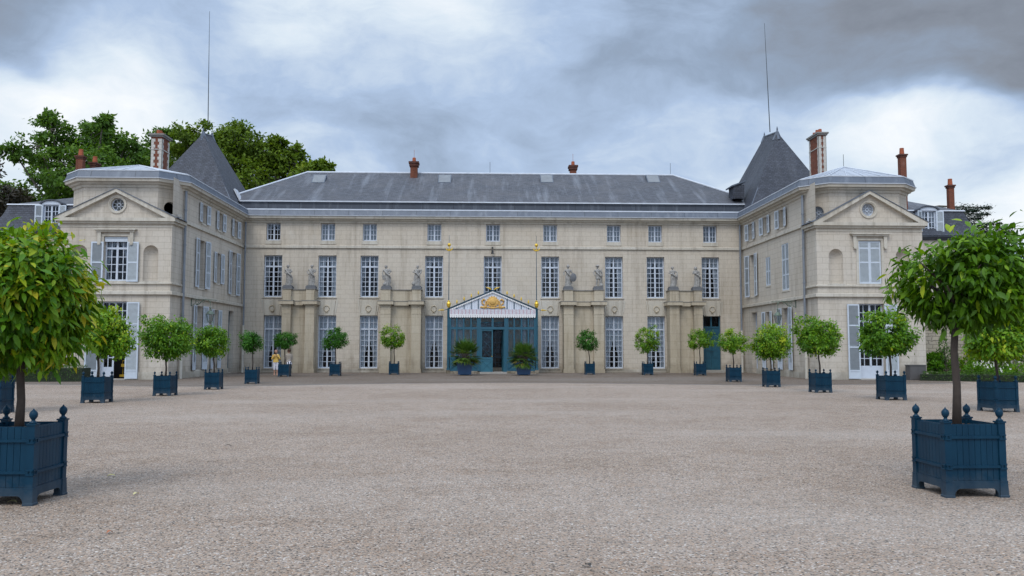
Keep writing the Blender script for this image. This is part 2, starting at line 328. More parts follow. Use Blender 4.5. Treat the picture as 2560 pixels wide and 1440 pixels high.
# ------------------------------------------------------------------ mesh builder
class MB:
    def __init__(s): s.v = []; s.f = []; s.m = []
    def vert(s, p): s.v.append((p[0], p[1], p[2])); return len(s.v)-1
    def face(s, idx, m=0): s.f.append(tuple(idx)); s.m.append(m)
    def poly(s, pts, m=0): s.face([s.vert(p) for p in pts], m)
    def box(s, x0, x1, y0, y1, z0, z1, m=0):
        if x0 > x1: x0, x1 = x1, x0
        if y0 > y1: y0, y1 = y1, y0
        if z0 > z1: z0, z1 = z1, z0
        b = len(s.v)
        s.v += [(x0,y0,z0),(x1,y0,z0),(x1,y1,z0),(x0,y1,z0),(x0,y0,z1),(x1,y0,z1),(x1,y1,z1),(x0,y1,z1)]
        for q in ((0,3,2,1),(4,5,6,7),(0,1,5,4),(1,2,6,5),(2,3,7,6),(3,0,4,7)): s.face([b+i for i in q], m)
    def tube(s, pts, rad, n=8, m=0, cap=True):
        pts = [Vector(p) for p in pts]
        if not isinstance(rad, (list, tuple)): rad = [rad]*len(pts)
        rings = []
        up = Vector((0.13, 0.31, 1)).normalized()
        for i, p in enumerate(pts):
            a = pts[max(0, i-1)]; c = pts[min(len(pts)-1, i+1)]
            t = (c-a).normalized()
            if abs(t.dot(up)) > 0.95: up = Vector((1, 0.2, 0)).normalized()
            x = up.cross(t).normalized(); y = t.cross(x)
            rings.append([s.vert(p + (x*math.cos(2*math.pi*k/n) + y*math.sin(2*math.pi*k/n))*rad[i]) for k in range(n)])
        for i in range(len(rings)-1):
            for k in range(n): s.face((rings[i][k], rings[i][(k+1)%n], rings[i+1][(k+1)%n], rings[i+1][k]), m)
        if cap: s.face(rings[0][::-1], m); s.face(rings[-1], m)
    def lathe(s, prof, c=(0,0,0), n=16, m=0, sx=1, sy=1):
        rings = []
        for r, z in prof:
            rings.append([s.vert((c[0]+max(r,1e-4)*sx*math.cos(2*math.pi*k/n), c[1]+max(r,1e-4)*sy*math.sin(2*math.pi*k/n), c[2]+z)) for k in range(n)])
        for i in range(len(rings)-1):
            for k in range(n): s.face((rings[i][k], rings[i][(k+1)%n], rings[i+1][(k+1)%n], rings[i+1][k]), m)
        s.face(rings[0][::-1], m); s.face(rings[-1], m)
    def ball(s, c, r, n=10, m=0, sz=1.0):
        s.lathe([(r*math.sin(math.pi*i/n), -r*sz*math.cos(math.pi*i/n)) for i in range(n+1)], c, n+2, m)
    def prism(s, out, y0, y1, m=0):          # outline in (x,z) counter-clockwise seen from -y
        a = [s.vert((x, y0, z)) for x, z in out]; b = [s.vert((x, y1, z)) for x, z in out]
        s.face(a, m); s.face(b[::-1], m); n = len(out)
        for i in range(n): s.face((a[i], b[i], b[(i+1)%n], a[(i+1)%n]), m)
    def loft(s, rings, n=24, fold=0.0, nf=9, m=0, ph=0.0):
        rr = []
        for j, (z, cx, cy, rx, ry) in enumerate(rings):
            ring = []
            for k in range(n):
                a = 2*math.pi*k/n; q = 1 + fold*math.sin(nf*a + ph + j*0.35)
                ring.append(s.vert((cx + rx*q*math.cos(a), cy + ry*q*math.sin(a), z)))
            rr.append(ring)
        for i in range(len(rr)-1):
            for k in range(n): s.face((rr[i][k], rr[i][(k+1)%n], rr[i+1][(k+1)%n], rr[i+1][k]), m)
        s.face(rr[0][::-1], m); s.face(rr[-1], m)
    def sweep(s, prof, path, m=0, cap=True):  # prof (out,z); path (x,y); outward is to the right of travel
        n = len(path); rings = []
        for i, p in enumerate(path):
            p = Vector(p)
            ns = []
            if i > 0:
                d = (Vector(path[i])-Vector(path[i-1])).normalized(); ns.append(Vector((d.y, -d.x)))
            if i < n-1:
                d = (Vector(path[i+1])-Vector(path[i])).normalized(); ns.append(Vector((d.y, -d.x)))
            nn = ns[0] if len(ns) == 1 else (ns[0]+ns[1])/(1+ns[0].dot(ns[1]))
            rings.append([s.vert((p.x+nn.x*o, p.y+nn.y*o, z)) for o, z in prof])
        k = len(prof)
        for i in range(n-1):
            for j in range(k-1): s.face((rings[i][j], rings[i+1][j], rings[i+1][j+1], rings[i][j+1]), m)
        if cap:
            s.face(rings[0], m); s.face(rings[-1][::-1], m)
    def mesh(s, name, mats, smooth=False):
        me = bpy.data.meshes.new(name); me.from_pydata(s.v, [], s.f)
        uvl = me.uv_layers.new(name='UVMap'); me.update()
        nl = len(me.loops); uv = np.zeros((nl, 2), dtype=np.float32)
        V = s.v
        for p in me.polygons:
            nx, ny, nz = p.normal
            l = math.hypot(nx, ny)
            if l < 0.2: tx, ty, tz = 1, 0, 0; bx, by, bz = 0, 1, 0
            else:
                tx, ty, tz = -ny/l, nx/l, 0
                bx, by, bz = ny*tz-nz*ty, nz*tx-nx*tz, nx*ty-ny*tx
            for li in p.loop_indices:
                x, y, z = V[me.loops[li].vertex_index]
                uv[li] = (x*tx+y*ty+z*tz, x*bx+y*by+z*bz)
        uvl.data.foreach_set('uv', uv.ravel())
        if not isinstance(mats, (list, tuple)): mats = [mats]
        for mm in mats: me.materials.append(mm)
        me.polygons.foreach_set('material_index', s.m)
        if smooth: me.polygons.foreach_set('use_smooth', [True]*len(me.polygons))
        me.update()
        return me

def obj(name, mb, mat, parent=None, M=None, smooth=False, label=None):
    me = mb if isinstance(mb, bpy.types.Mesh) else mb.mesh(name, mat, smooth)
    o = bpy.data.objects.new(name, me); COL.objects.link(o)
    if parent: o.parent = parent
    if M is not None:
        if parent is not None and parent.parent is not None and name not in ('shutter', 'louvre_panel'): M = parent.matrix_basis.inverted() @ M
        o.matrix_basis = M
    if label: o['label'] = label
    return o
def thing(name, label, cat, loc=(0,0,0), rz=0, group=None):
    o = bpy.data.objects.new(name, None); COL.objects.link(o); o.empty_display_size = 0.2
    o.location = loc; o.rotation_euler = (0,0,rz)
    o['label'] = label; o['category'] = cat
    if group: o['group'] = group
    return o
def tag(o, label, cat, group=None):
    o['label'] = label; o['category'] = cat
    if group: o['group'] = group
    return o
def structure(name, mb, mat, kind='structure', label=None, smooth=False):
    o = obj(name, mb, mat, smooth=smooth); o['kind'] = kind
    if label: o['label'] = label
    return o

# ------------------------------------------------------------------ sky + sun
def build_world():
    w = bpy.data.worlds.new('World'); SC.world = w; w.use_nodes = True
    nt = w.node_tree; bg = nt.nodes['Background']
    sky = nt.nodes.new('ShaderNodeTexSky'); sky.sky_type = 'NISHITA'; sky.sun_disc = False
    sky.sun_elevation = R(52); sky.sun_rotation = R(200); sky.air_density = 1.2; sky.dust_density = 2.0
    tc = nt.nodes.new('ShaderNodeTexCoord').outputs['Generated']
    # warp the direction with noise so cloud edges are ragged
    def vnoise(scale, amp, detail=5):
        n = nt.nodes.new('ShaderNodeTexNoise'); n.inputs['Scale'].default_value = scale; n.inputs['Detail'].default_value = detail
        mp = nt.nodes.new('ShaderNodeMapping'); mp.inputs['Scale'].default_value = (1, 1, 2.2)
        L(nt, tc, mp.inputs[0]); L(nt, mp.outputs[0], n.inputs['Vector'])
        sb = nt.nodes.new('ShaderNodeVectorMath'); sb.operation = 'SUBTRACT'; sb.inputs[1].default_value = (0.5, 0.5, 0.5); L(nt, n.outputs['Color'], sb.inputs[0])
        sc = nt.nodes.new('ShaderNodeVectorMath'); sc.operation = 'SCALE'; sc.inputs['Scale'].default_value = amp; L(nt, sb.outputs[0], sc.inputs[0])
        return sc.outputs[0]
    ad = nt.nodes.new('ShaderNodeVectorMath'); ad.operation = 'ADD'; L(nt, tc, ad.inputs[0]); L(nt, vnoise(3.2, 0.17, 4), ad.inputs[1])
    mz = nt.nodes.new('ShaderNodeVectorMath'); mz.operation = 'MULTIPLY'; mz.inputs[1].default_value = (1, 1, 2.0); L(nt, ad.outputs[0], mz.inputs[0])
    warped = mz.outputs[0]
    ctrl = [(60,50,.34),(250,60,.62),(480,60,.70),(800,70,.78),(1100,60,.86),(1380,90,.66),
            (40,290,.80),(190,330,.96),(420,330,.84),(300,170,.76),(560,200,.58),(760,190,.62),(640,300,.62),(800,370,.74),(970,330,.52),
            (1020,190,.60),(1180,360,.46),(1230,210,.58),(1400,290,.42),(1560,190,.42),(1640,340,.58),
            (1660,60,.46),(1850,130,.34),(1820,290,.50),(2050,60,.28),(2350,70,.26),(2520,170,.24),(2200,170,.30),
            (2060,280,.70),(2180,310,.98),(2350,320,.84),(2470,380,.70),(2540,490,.92),(2350,450,.86),(1960,390,.80)]
    num = None; den = None
    for px, py, val in ctrl:
        d = ray(px, py).normalized()
        sb = nt.nodes.new('ShaderNodeVectorMath'); sb.operation = 'SUBTRACT'; L(nt, warped, sb.inputs[0]); sb.inputs[1].default_value = (d.x, d.y, d.z*2.0)
        dt = nt.nodes.new('ShaderNodeVectorMath'); dt.operation = 'DOT_PRODUCT'; L(nt, sb.outputs[0], dt.inputs[0]); L(nt, sb.outputs[0], dt.inputs[1])
        e = math_(nt, 'EXPONENT', math_(nt, 'MULTIPLY', dt.outputs['Value'], -1/(0.058**2)))
        num = math_(nt, 'MULTIPLY', e, val) if num is None else math_(nt, 'MULTIPLY_ADD', e, val, num)
        den = e if den is None else math_(nt, 'ADD', den, e)
    n1 = noise(nt, tc, 2.4, 7, 0.6, (1, 1, 2.2))
    base = mrange(nt, n1, 0.3, 0.7, 0.25, 0.95)
    eps = 0.004
    num = math_(nt, 'ADD', num, math_(nt, 'MULTIPLY', base, eps)); den = math_(nt, 'ADD', den, eps)
    t = math_(nt, 'DIVIDE', num, den)
    n2 = noise(nt, warped, 4.6, 8, 0.62)
    t = math_(nt, 'ADD', t, math_(nt, 'MULTIPLY', math_(nt, 'SUBTRACT', n2, 0.505), 0.78), clamp=True)
    cloud = ramp(nt, t, [(0, (1.6, 1.75, 2.1)), (0.22, (2.5, 2.8, 3.35)), (0.42, (3.1, 3.95, 5.3)), (0.60, (4.5, 5.75, 7.8)), (0.80, (7.4, 8.4, 9.4)), (1, (10.2, 10.4, 10.6))])
    # brighter overcast towards the zenith and behind the viewer
    sp = nt.nodes.new('ShaderNodeSeparateXYZ'); L(nt, tc, sp.inputs[0])
    up = mrange(nt, sp.outputs[2], 0.38, 0.85, 0, 1, True)
    bk = mrange(nt, math_(nt, 'MULTIPLY', sp.outputs[1], -1), -0.35, 0.5, 0, 1, True)
    g = math_(nt, 'ADD', 1.0, math_(nt, 'ADD', math_(nt, 'MULTIPLY', up, SKYUP), math_(nt, 'MULTIPLY', bk, SKYBK)))
    vm = nt.nodes.new('ShaderNodeVectorMath'); vm.operation = 'SCALE'; L(nt, cloud, vm.inputs[0]); L(nt, g, vm.inputs['Scale'])
    c = mix(nt, sky.outputs[0], vm.outputs[0], 0.93)
    L(nt, c, bg.inputs[0]); bg.inputs[1].default_value = 0.095
SKYUP, SKYBK = 1.3, 0.5
build_world(); SC.world.cycles.sampling_method = 'MANUAL'; SC.world.cycles.sample_map_resolution = 256
sun = bpy.data.lights.new('sun', 'SUN'); sun.energy = 1.45; sun.angle = R(25); sun.color = (1.0, 0.95, 0.87)
suno = bpy.data.objects.new('sun', sun); COL.objects.link(suno); suno.location = (0, -20, 60)
sd = Vector((math.sin(R(200))*math.cos(R(52)), math.cos(R(200))*math.cos(R(52)), math.sin(R(52))))
suno.rotation_euler = sd.to_track_quat('Z', 'Y').to_euler()
SC.view_settings.view_transform = 'Standard'; SC.view_settings.look = 'None'; SC.view_settings.exposure = 0.1

# ------------------------------------------------------------------ ground
mb = MB()
for i in range(10):
    for j in range(10):
        x0, y0 = -500+i*100, -200+j*100
        mb.poly([(x0,y0,0),(x0+100,y0,0),(x0+100,y0+100,0),(x0,y0+100,0)])
structure('ground', mb, MAT['gravel'])
edge = [(-26, 41.2), (-22, 40.6), (-18.5, 39.6), (-15, 38.4), (-12, 38.2), (-9, 39.3), (-6, 40.6), (-3, 41.6), (0.5, 42.1), (4, 41.7), (8, 40.7), (11.9, 39.5), (15, 39.3), (19, 40.0), (24.5, 41.6)]
mb = MB(); fine = []
for i in range(len(edge)-1):
    for k in range(8):
        t = k/8; fine.append((edge[i][0]*(1-t)+edge[i+1][0]*t, edge[i][1]*(1-t)+edge[i+1][1]*t + 0.05*math.sin(i*3.1+k*1.7)))
fine.append(edge[-1])
for a, b in zip(fine[:-1], fine[1:]):
    mb.poly([(a[0],a[1],0.004),(b[0],b[1],0.004),(b[0],60.2,0.004),(a[0],60.2,0.004)])
structure('paving', mb, MAT['apron'])
mb = MB()
for a, b in zip(fine[:-1], fine[1:]):
    mb.poly([(a[0],a[1]-0.07,0.0085),(b[0],b[1]-0.07,0.0085),(b[0],b[1]+0.07,0.0085),(a[0],a[1]+0.07,0.0085)])
structure('kerb_line', mb, MAT['step'])

# ------------------------------------------------------------------ chateau
D0 = 59.8; XL = -17.08; XR = 18.67; YW = 47.84; YG = 46.3; YA = 46.8
RX, RY = 0.6, D0
chateau = thing('palace_building', 'pale limestone chateau with slate roofs, two projecting wings and rows of white windows', 'palace', (RX, RY, 0))
class Frame:
    def __init__(s, x, y, ux, uy, root=None):
        l = math.hypot(ux, uy); s.o = Vector((x, y)); s.u = Vector((ux/l, uy/l)); s.n = Vector((s.u.y, -s.u.x))
        rx, ry = (RX, RY) if root is None else root
        s.M = Matrix(((s.u.x, -s.n.x, 0, x-rx), (s.u.y, -s.n.y, 0, y-ry), (0, 0, 1, 0), (0, 0, 0, 1)))
    def at(s, x, z, y=0): return s.M @ Matrix.Translation((x, y, z))
    def local(s, P): d = Vector((P[0], P[1])) - s.o; return d.dot(s.u), P[2]
ROOT0 = Matrix.Translation((-RX, -RY, 0))     # world coords -> chateau coords
fMain = Frame(XL, D0, 1, 0)
fWL = Frame(XL, YG, 0, 1)          # left wing court side, x = Y - YG
fWR = Frame(XR, D0, 0, -1)         # right wing court side, x = D0 - Y
fGL = Frame(-23.10, YG, 1, 0); fGR = Frame(XR, YG, 1, 0)

def wall_mesh(w, z0, z1, opens, reveal=0.34, circles=(), niches=(), x0=0.0):
    """wall skin in the y=0 plane (outward -y) with real openings, reveals, round holes and arched niches"""
    mb = MB()
    holes = [tuple(o) for o in opens]
    cr = []
    for cx, cz, r in circles:
        q = r*1.2; holes.append((cx-q, cx+q, cz-q, cz+q)); cr.append((cx, cz, r, q))
    for nx0, nx1, nz0, nz1 in niches: holes.append((nx0, nx1, nz0, nz1))
    xs = sorted(set([x0, w] + [a for h in holes for a in h[:2]])); zs = sorted(set([z0, z1] + [a for h in holes for a in h[2:4]]))
    for i in range(len(xs)-1):
        for j in range(len(zs)-1):
            a, b, c, d = xs[i], xs[i+1], zs[j], zs[j+1]
            if b-a < 1e-5 or d-c < 1e-5: continue
            mx, mz = (a+b)/2, (c+d)/2
            if any(h[0] < mx < h[1] and h[2] < mz < h[3] for h in holes): continue
            mb.poly([(a,0,c),(b,0,c),(b,0,d),(a,0,d)])
    for a, b, c, d in opens:
        r = reveal
        mb.poly([(a,0,c),(a,0,d),(a,r,d),(a,r,c)]); mb.poly([(b,0,c),(b,r,c),(b,r,d),(b,0,d)])
        mb.poly([(a,0,d),(b,0,d),(b,r,d),(a,r,d)]); mb.poly([(a,0,c),(a,r,c),(b,r,c),(b,0,c)])
    for cx, cz, r, q in cr:
        n = 32; C = []; S = []; B = []
        for k in range(n):
            a = 2*math.pi*k/n; ca, sa = math.cos(a), math.sin(a); t = q/max(abs(ca), abs(sa))
            C.append((cx+r*ca, 0, cz+r*sa)); S.append((cx+t*ca, 0, cz+t*sa)); B.append((cx+r*ca, 0.3, cz+r*sa))
        for k in range(n):
            k2 = (k+1) % n
            mb.poly([S[k], S[k2], C[k2], C[k]]); mb.poly([C[k], C[k2], B[k2], B[k]])
    for a, b, c, d in niches:
        r = (b-a)/2; cx = (a+b)/2; zc = d-r; n = 16
        arc = [(cx-r*math.cos(math.pi*k/n), zc+r*math.sin(math.pi*k/n)) for k in range(n+1)]
        for k in range(n):
            (xa, za), (xb, zb) = arc[k], arc[k+1]
            mb.poly([(xa,0,za),(xb,0,zb),(xb,0,d),(xa,0,d)])
        dep = min(r, 0.34)
        for k in range(n):
            t0, t1 = math.pi*k/n, math.pi*(k+1)/n
            p0 = (cx-r*math.cos(t0), dep*math.sin(t0)); p1 = (cx-r*math.cos(t1), dep*math.sin(t1))
            mb.poly([(p0[0],p0[1],c),(p1[0],p1[1],c),(p1[0],p1[1],zc),(p0[0],p0[1],zc)])
            for j in range(6):
                e0, e1 = math.pi/2*j/6, math.pi/2*(j+1)/6
                def q_(t, e): return (cx-r*math.cos(t)*math.cos(e), dep*math.sin(t)*math.cos(e), zc+r*math.sin(e))
                mb.poly([q_(t0,e0), q_(t1,e0), q_(t1,e1), q_(t0,e1)])
        mb.poly([(a,0,c)]+[(cx-r*math.cos(math.pi*k/n), dep*math.sin(math.pi*k/n), c) for k in range(1, n)]+[(b,0,c)])
    return mb

# ---- window parts, shared meshes
CACHE = {}
def cached(key, fn):
    if key not in CACHE: CACHE[key] = fn()
    return CACHE[key]
def frame_mesh(w, h, cols, rt, rb, top, solid=0.0):
    mb = MB(); fw = 0.075; d = 0.06
    mb.box(-w/2, -w/2+fw, 0, d, 0, h); mb.box(w/2-fw, w/2, 0, d, 0, h)
    mb.box(-w/2+fw, w/2-fw, 0, d, 0, 0.09); mb.box(-w/2+fw, w/2-fw, 0, d, h-0.07, h)
    mm = 0.11 if cols >= 2 else 0
    zt = h - top
    if top: mb.box(-w/2+fw, w/2-fw, -0.015, d-0.01, zt-0.055, zt+0.055)
    def bars(z0, z1, rows):
        if mm: mb.box(-mm/2, mm/2, -0.01, d-0.005, z0, z1)
        half = cols//2
        for sgn in (-1, 1):
            a, b = (mm/2, w/2-fw)
            for k in range(1, half):
                x = a + (b-a)*k/half; x *= sgn
                mb.box(x-0.019, x+0.019, 0.012, d-0.012, z0, z1)
            for k in range(1, rows):
                z = z0 + (z1-z0)*k/rows
                xa, xb = (a, b) if sgn > 0 else (-b, -a)
                mb.box(xa, xb, 0.014, d-0.014, z-0.019, z+0.019)
    zb = 0.09 + solid
    if solid:
        mb.box(-w/2+fw, w/2-fw, 0.012, d-0.012, 0.09, zb)
    bars(zb, zt-0.055 if top else h-0.07, rb)
    if top: bars(zt+0.055, h-0.07, rt)
    return mb.mesh('window', MAT['paint'])
def pane_mesh(w, h):
    mb = MB(); mb.poly([(-w/2+0.05, 0.036, 0.05), (w/2-0.05, 0.036, 0.05), (w/2-0.05, 0.036, h-0.05), (-w/2+0.05, 0.036, h-0.05)])
    return mb.mesh('pane', MAT['glass'])
def curtain_mesh(w, h, kind):
    mb = MB(); nz, nx = 20, 14
    for sgn in (-1, 1):
        grid = []
        for j in range(nz+1):
            t = j/nz; z = 0.06 + t*(h-0.12)
            if kind == 'full': g = 0.01
            elif kind == 'tied':      # swept aside, tied at a quarter of the height
                g = (w/2)*(0.74*(1-min(1, max(0, (t-0.30)/0.62)))**0.7 + 0.06)
                if t < 0.30: g = (w/2)*(0.80 - 0.16*(0.30-t)/0.30)
            elif kind == 'narrow':    # almost closed, dark wedge in the lower half
                q = max(0, (0.60-t)/0.46); g = (w/2)*(0.02 + 0.56*min(1, q))
                if t < 0.14: g = (w/2)*(0.58 - 0.2*(0.14-t)/0.14)
            elif kind == 'loose':
                g = (w/2)*(0.50*(1-t)**0.7 + 0.10)
            else: g = w/2*0.3
            row = []
            for i in range(nx+1):
                u = i/nx; x = g + (w/2-0.04-g)*u
                row.append(mb.vert((sgn*x, 0.11 + 0.022*math.sin(u*17+sgn) + 0.008*math.sin(t*5+u*4), z)))
            grid.append(row)
        for j in range(nz):
            for i in range(nx):
                q = (grid[j][i], grid[j][i+1], grid[j+1][i+1], grid[j+1][i])
                mb.face(q if sgn > 0 else q[::-1])
    return mb.mesh('curtain', MAT['curtain_white' if kind in ('narrow', 'loose') else 'curtain'], True)
def blind_mesh(w, h):
    mb = MB(); mb.box(-w/2+0.06, w/2-0.06, 0.07, 0.075, 0.05, h-0.05); return mb.mesh('blind', MAT['blind'])
def shutter_mesh(w, h, panels):
    mb = MB(); s = 0.075; t = 0.045
    mb.box(0, s, 0, t, 0, h); mb.box(w-s, w, 0, t, 0, h)
    edges = [0] + list(panels) + [h]
    for z in edges[1:-1]: mb.box(s, w-s, 0, t, z-s/2, z+s/2)
    mb.box(s, w-s, 0, t, 0, s*1.2); mb.box(s, w-s, 0, t, h-s, h)
    for a, b in zip(edges[:-1], edges[1:]):
        a += s*(1.2 if a == 0 else 0.5); b -= s*(1.0 if b == h else 0.5)
        if b-a < 0.5 and a < 0.2 and h > 3: mb.box(s, w-s, 0.014, t-0.014, a, b); continue
        n = max(3, int((b-a)/0.062)); st = (b-a)/n
        for k in range(n):
            z = a + k*st
            v = [mb.vert(p) for p in ((s,0.004,z+0.006),(w-s,0.004,z+0.006),(w-s,t-0.006,z+st*0.95),(s,t-0.006,z+st*0.95),(s,0.004,z+0.018),(w-s,0.004,z+0.018),(w-s,t-0.006,z+st*0.95+0.012),(s,t-0.006,z+st*0.95+0.012))]
            for q in ((0,3,2,1),(4,5,6,7),(0,1,5,4),(2,3,7,6)): mb.face([v[i] for i in q], 1)
    return mb.mesh('shutter', [MAT['shutter'], MAT['louvre']])
def window(fr, cx, z0, w, h, kind, inset=0.24, parent=None, label=None):
    """kind: (cols, rows_top, rows_bottom, top_height, solid, curtain)"""
    cols, rt, rb, top, solid, cur = kind
    w, h = round(w, 2), round(h, 2)
    wi = obj('window', cached(('f', w, h, cols, rt, rb, top, solid), lambda: frame_mesh(w, h, cols, rt, rb, top, solid)), None, parent or chateau, fr.at(cx, z0, inset), label=label)
    obj('pane', cached(('p', w, h), lambda: pane_mesh(w, h)), None, wi)
    if cur == 'blind': obj('blind', cached(('b', w, h), lambda: blind_mesh(w, h)), None, wi)
    elif cur: obj('curtain', cached(('c', w, h, cur), lambda: curtain_mesh(w, h, cur)), None, wi)
    return wi
def add_sill(wi, w, d=0.40, hgt=0.11, out=0.36):
    m = cached(('s', round(w, 2), d, hgt, out), lambda: (lambda q: (q.box(-w/2-0.06, w/2+0.06, -out, 0.0, -hgt, -0.003), q.mesh('sill', MAT['trim']))[1])(MB()))
    obj('sill', m, None, wi)
def add_shutters(wi, w, h, zoff=0.0, leafw=None, inset=0.24, panels=None, ang=4, closed=False, angs=None):
    lw = round(leafw or w/2, 2); h = round(h, 2)
    pn = panels or [h*0.5]
    me = cached(('sh', lw, h, tuple(round(x, 2) for x in pn)), lambda: shutter_mesh(lw, h, pn))
    if closed:
        obj('shutter', me, None, wi, Matrix.Translation((-w/2+0.005, -inset+0.02, zoff)))
        obj('shutter', me, None, wi, Matrix.Translation((w/2-lw-0.005, -inset+0.02, zoff)))
        return
    a1, a2 = angs or (ang, ang)
    # open leaves folded back beside the opening
    obj('shutter', me, None, wi, Matrix.Translation((-w/2, -inset-0.05, zoff)) @ Matrix.Rotation(R(180+a1), 4, 'Z') @ Matrix.Translation((0, -0.045*0, 0)))
    obj('shutter', me, None, wi, Matrix.Translation((w/2, -inset-0.05, zoff)) @ Matrix.Rotation(R(-a2), 4, 'Z') @ Matrix.Translation((0, -0.045, 0)))

TALL = (4, 2, 6, 0.78, 0, 'tied'); GRD = (4, 2, 7, 0.95, 0, 'narrow'); ATT = (4, 0, 3, 0, 0, 'full')

# ---- main facade
def lx(px, py=700): return fMain.local(PY(px, py, D0))[0]
def zz(py, Y=D0, px=1280): return PY(px, py, Y).z
ZC = zz(557, D0); ZTOP = 11.05
attic_px = [683.5, 820, 924.5, 1085.7, 1232.5, 1375.5, 1534.5, 1638, 1775]
first_px = [682, 818, 923.4, 1085, 1231.7, 1375.5, 1535, 1639, 1776.5]
grnd_px = [681, 817, 921.3, 1085, None, 1375.5, 1536, 1641]
opens = []
za0, za1 = zz(604), zz(561); zf0, zf1 = zz(744), zz(641); zg0, zg1 = zz(921), zz(790)
for p in attic_px: x = lx(p, 580); opens.append((x-0.5, x+0.5, za0, za1))
for p in first_px: x = lx(p, 690); opens.append((x-0.64, x+0.64, zf0, zf1))
for p in grnd_px:
    if p: x = lx(p, 850); opens.append((x-0.64, x+0.64, zg0, zg1))
xd = lx(1780.5, 850); opens.append((xd-0.63, xd+0.63, zz(925), zz(786)))
xe = lx(1231, 850); opens.append((xe-1.0, xe+1.0, 0.35, 3.6))
wmain = XR-XL
obj('wall', wall_mesh(wmain, 0, 11.1, opens), MAT['wall'], chateau, fMain.M)
special_att = {0: 'tied', 4: 'full'}
blinds = {1, 2, 3, 5, 6, 7}
for i, p in enumerate(attic_px):
    x = lx(p, 580)
    k = (4, 0, 3, 0, 0, 'blind' if i in blinds else ('tied' if i == 0 else 'full'))
    wi = window(fMain, x, za0, 1.0, za1-za0, k, label='window with plain grey blind' if i in blinds else None); add_sill(wi, 1.0, hgt=0.26, out=0.28)
for i, p in enumerate(first_px):
    x = lx(p, 690)
    cur = {0: 'tied', 1: 'loose', 2: 'tied', 3: 'tied', 4: 'tied', 5: 'tied', 6: 'loose', 7: 'tied', 8: 'loose'}[i]
    wi = window(fMain, x, zf0, 1.28, zf1-zf0, (4, 2, 6, 0.78, 0, cur)); add_sill(wi, 1.28, hgt=0.09, out=0.30)
for p in grnd_px:
    if p: wi = window(fMain, lx(p, 850), zg0, 1.28, zg1-zg0, GRD); add_sill(wi, 1.28, hgt=0.14, out=0.34)
# teal side door on the right
zd0, zd1 = zz(925), zz(786)
mb = MB(); hh = zd1-zd0
mb.box(-0.63, -0.55, 0, 0.08, 0, hh); mb.box(0.55, 0.63, 0, 0.08, 0, hh); mb.box(-0.55, 0.55, 0, 0.08, hh-0.08, hh); mb.box(-0.55, 0.55, -0.01, 0.08, hh-0.95, hh-0.83)
mb.box(-0.05, 0.05, 0.0, 0.07, hh-0.83, hh-0.08)
for s_ in (-1, 1):
    a, b = (0.006, 0.55) if s_ > 0 else (-0.55, -0.006)
    mb.box(a, b, 0.02, 0.06, 0, hh-0.95)
    for z0_, z1_ in ((0.12, 0.75), (0.85, 1.25), (1.35, hh-1.45), (hh-1.37, hh-1.05)):
        mb.box(a+0.08, b-0.08, 0.0, 0.02, z0_, z1_); mb.box(a+0.13, b-0.13, -0.012, 0.0, z0_+0.05, z1_-0.05)
dr = obj('door', mb, MAT['teal'], chateau, fMain.at(xd, zd0, 0.2), label='tall teal double door')
mb = MB(); mb.poly([(-0.55, 0.05, hh-0.83), (0.55, 0.05, hh-0.83), (0.55, 0.05, hh-0.08), (-0.55, 0.05, hh-0.08)]); obj('pane', mb, MAT['glass'], dr)
mb = MB(); mb.ball((0.07, -0.04, 1.3), 0.035); mb.ball((-0.07, -0.04, 1.3), 0.03); obj('handle', mb, MAT['iron'], dr)
mb = MB(); mb.box(-0.75, 0.75, -0.55, -0.2, -zd0+0.002, -0.004); obj('doorstep', mb, MAT['step'], dr)
# keystone panels with carved wreaths over the ground-floor windows
for p in [q for q in grnd_px if q] + [1780.5]:
    mb = MB(); mw = MB()
    x = lx(p, 770); z0_, z1_ = zg1+0.02, zf0-0.22
    mb.prism([(x-0.50, z0_), (x+0.50, z0_), (x+0.62, z1_), (x-0.62, z1_)], -0.045, 0.01)
    mb.prism([(x-0.60, z0_), (x-0.54, z0_), (x-0.66, z1_), (x-0.80, z1_)], -0.03, 0.01)
    mb.prism([(x+0.54, z0_), (x+0.60, z0_), (x+0.80, z1_), (x+0.66, z1_)], -0.03, 0.01)
    zc = (z0_+z1_)/2 - 0.05
    mw.tube([(x+0.19*math.cos(a), -0.06, zc+0.2*math.sin(a)) for a in [i*2*math.pi/18 for i in range(19)]], 0.035, 6, cap=False)
    mw.ball((x, -0.04, zc-0.22), 0.07)
    mw.tube([(x-0.12, -0.05, zc-0.23), (x-0.05, -0.06, zc-0.32), (x, -0.06, zc-0.26), (x+0.05, -0.06, zc-0.32), (x+0.12, -0.05, zc-0.23)], 0.022, 5)
    kp = obj('keystone_panel', mb, MAT['trim'], chateau, fMain.M)
    obj('carved_wreath', mw, MAT['pier'], kp)
# apron panels below first-floor windows, flat arches over them
for p in first_px:
    mb = MB(); x = lx(p, 750)
    for k in range(5):
        a = x-0.62+k*0.25
        mb.prism([(a+0.005, zf1+0.006), (a+0.240, zf1+0.006), (a+0.240+(k-1.6)*0.03, zf1+0.42), (a+0.005+(k-2.4)*0.03, zf1+0.42)], -0.012, 0.01)
    obj('flat_arch', mb, MAT['wall'], chateau, fMain.M)
mb = MB(); mb.box(0, wmain, -0.12, 0.01, 0, zz(921.5)-0.02)
# plinth interrupted at door and porch
for a, b in ((0, xe-2.0), (xe+2.0, xd-0.78), (xd+0.78, wmain)):
    mb = MB(); mb.box(a, b, -0.10, 0.0, 0, 0.22); obj('plinth', mb, MAT['trim'], chateau, fMain.M)
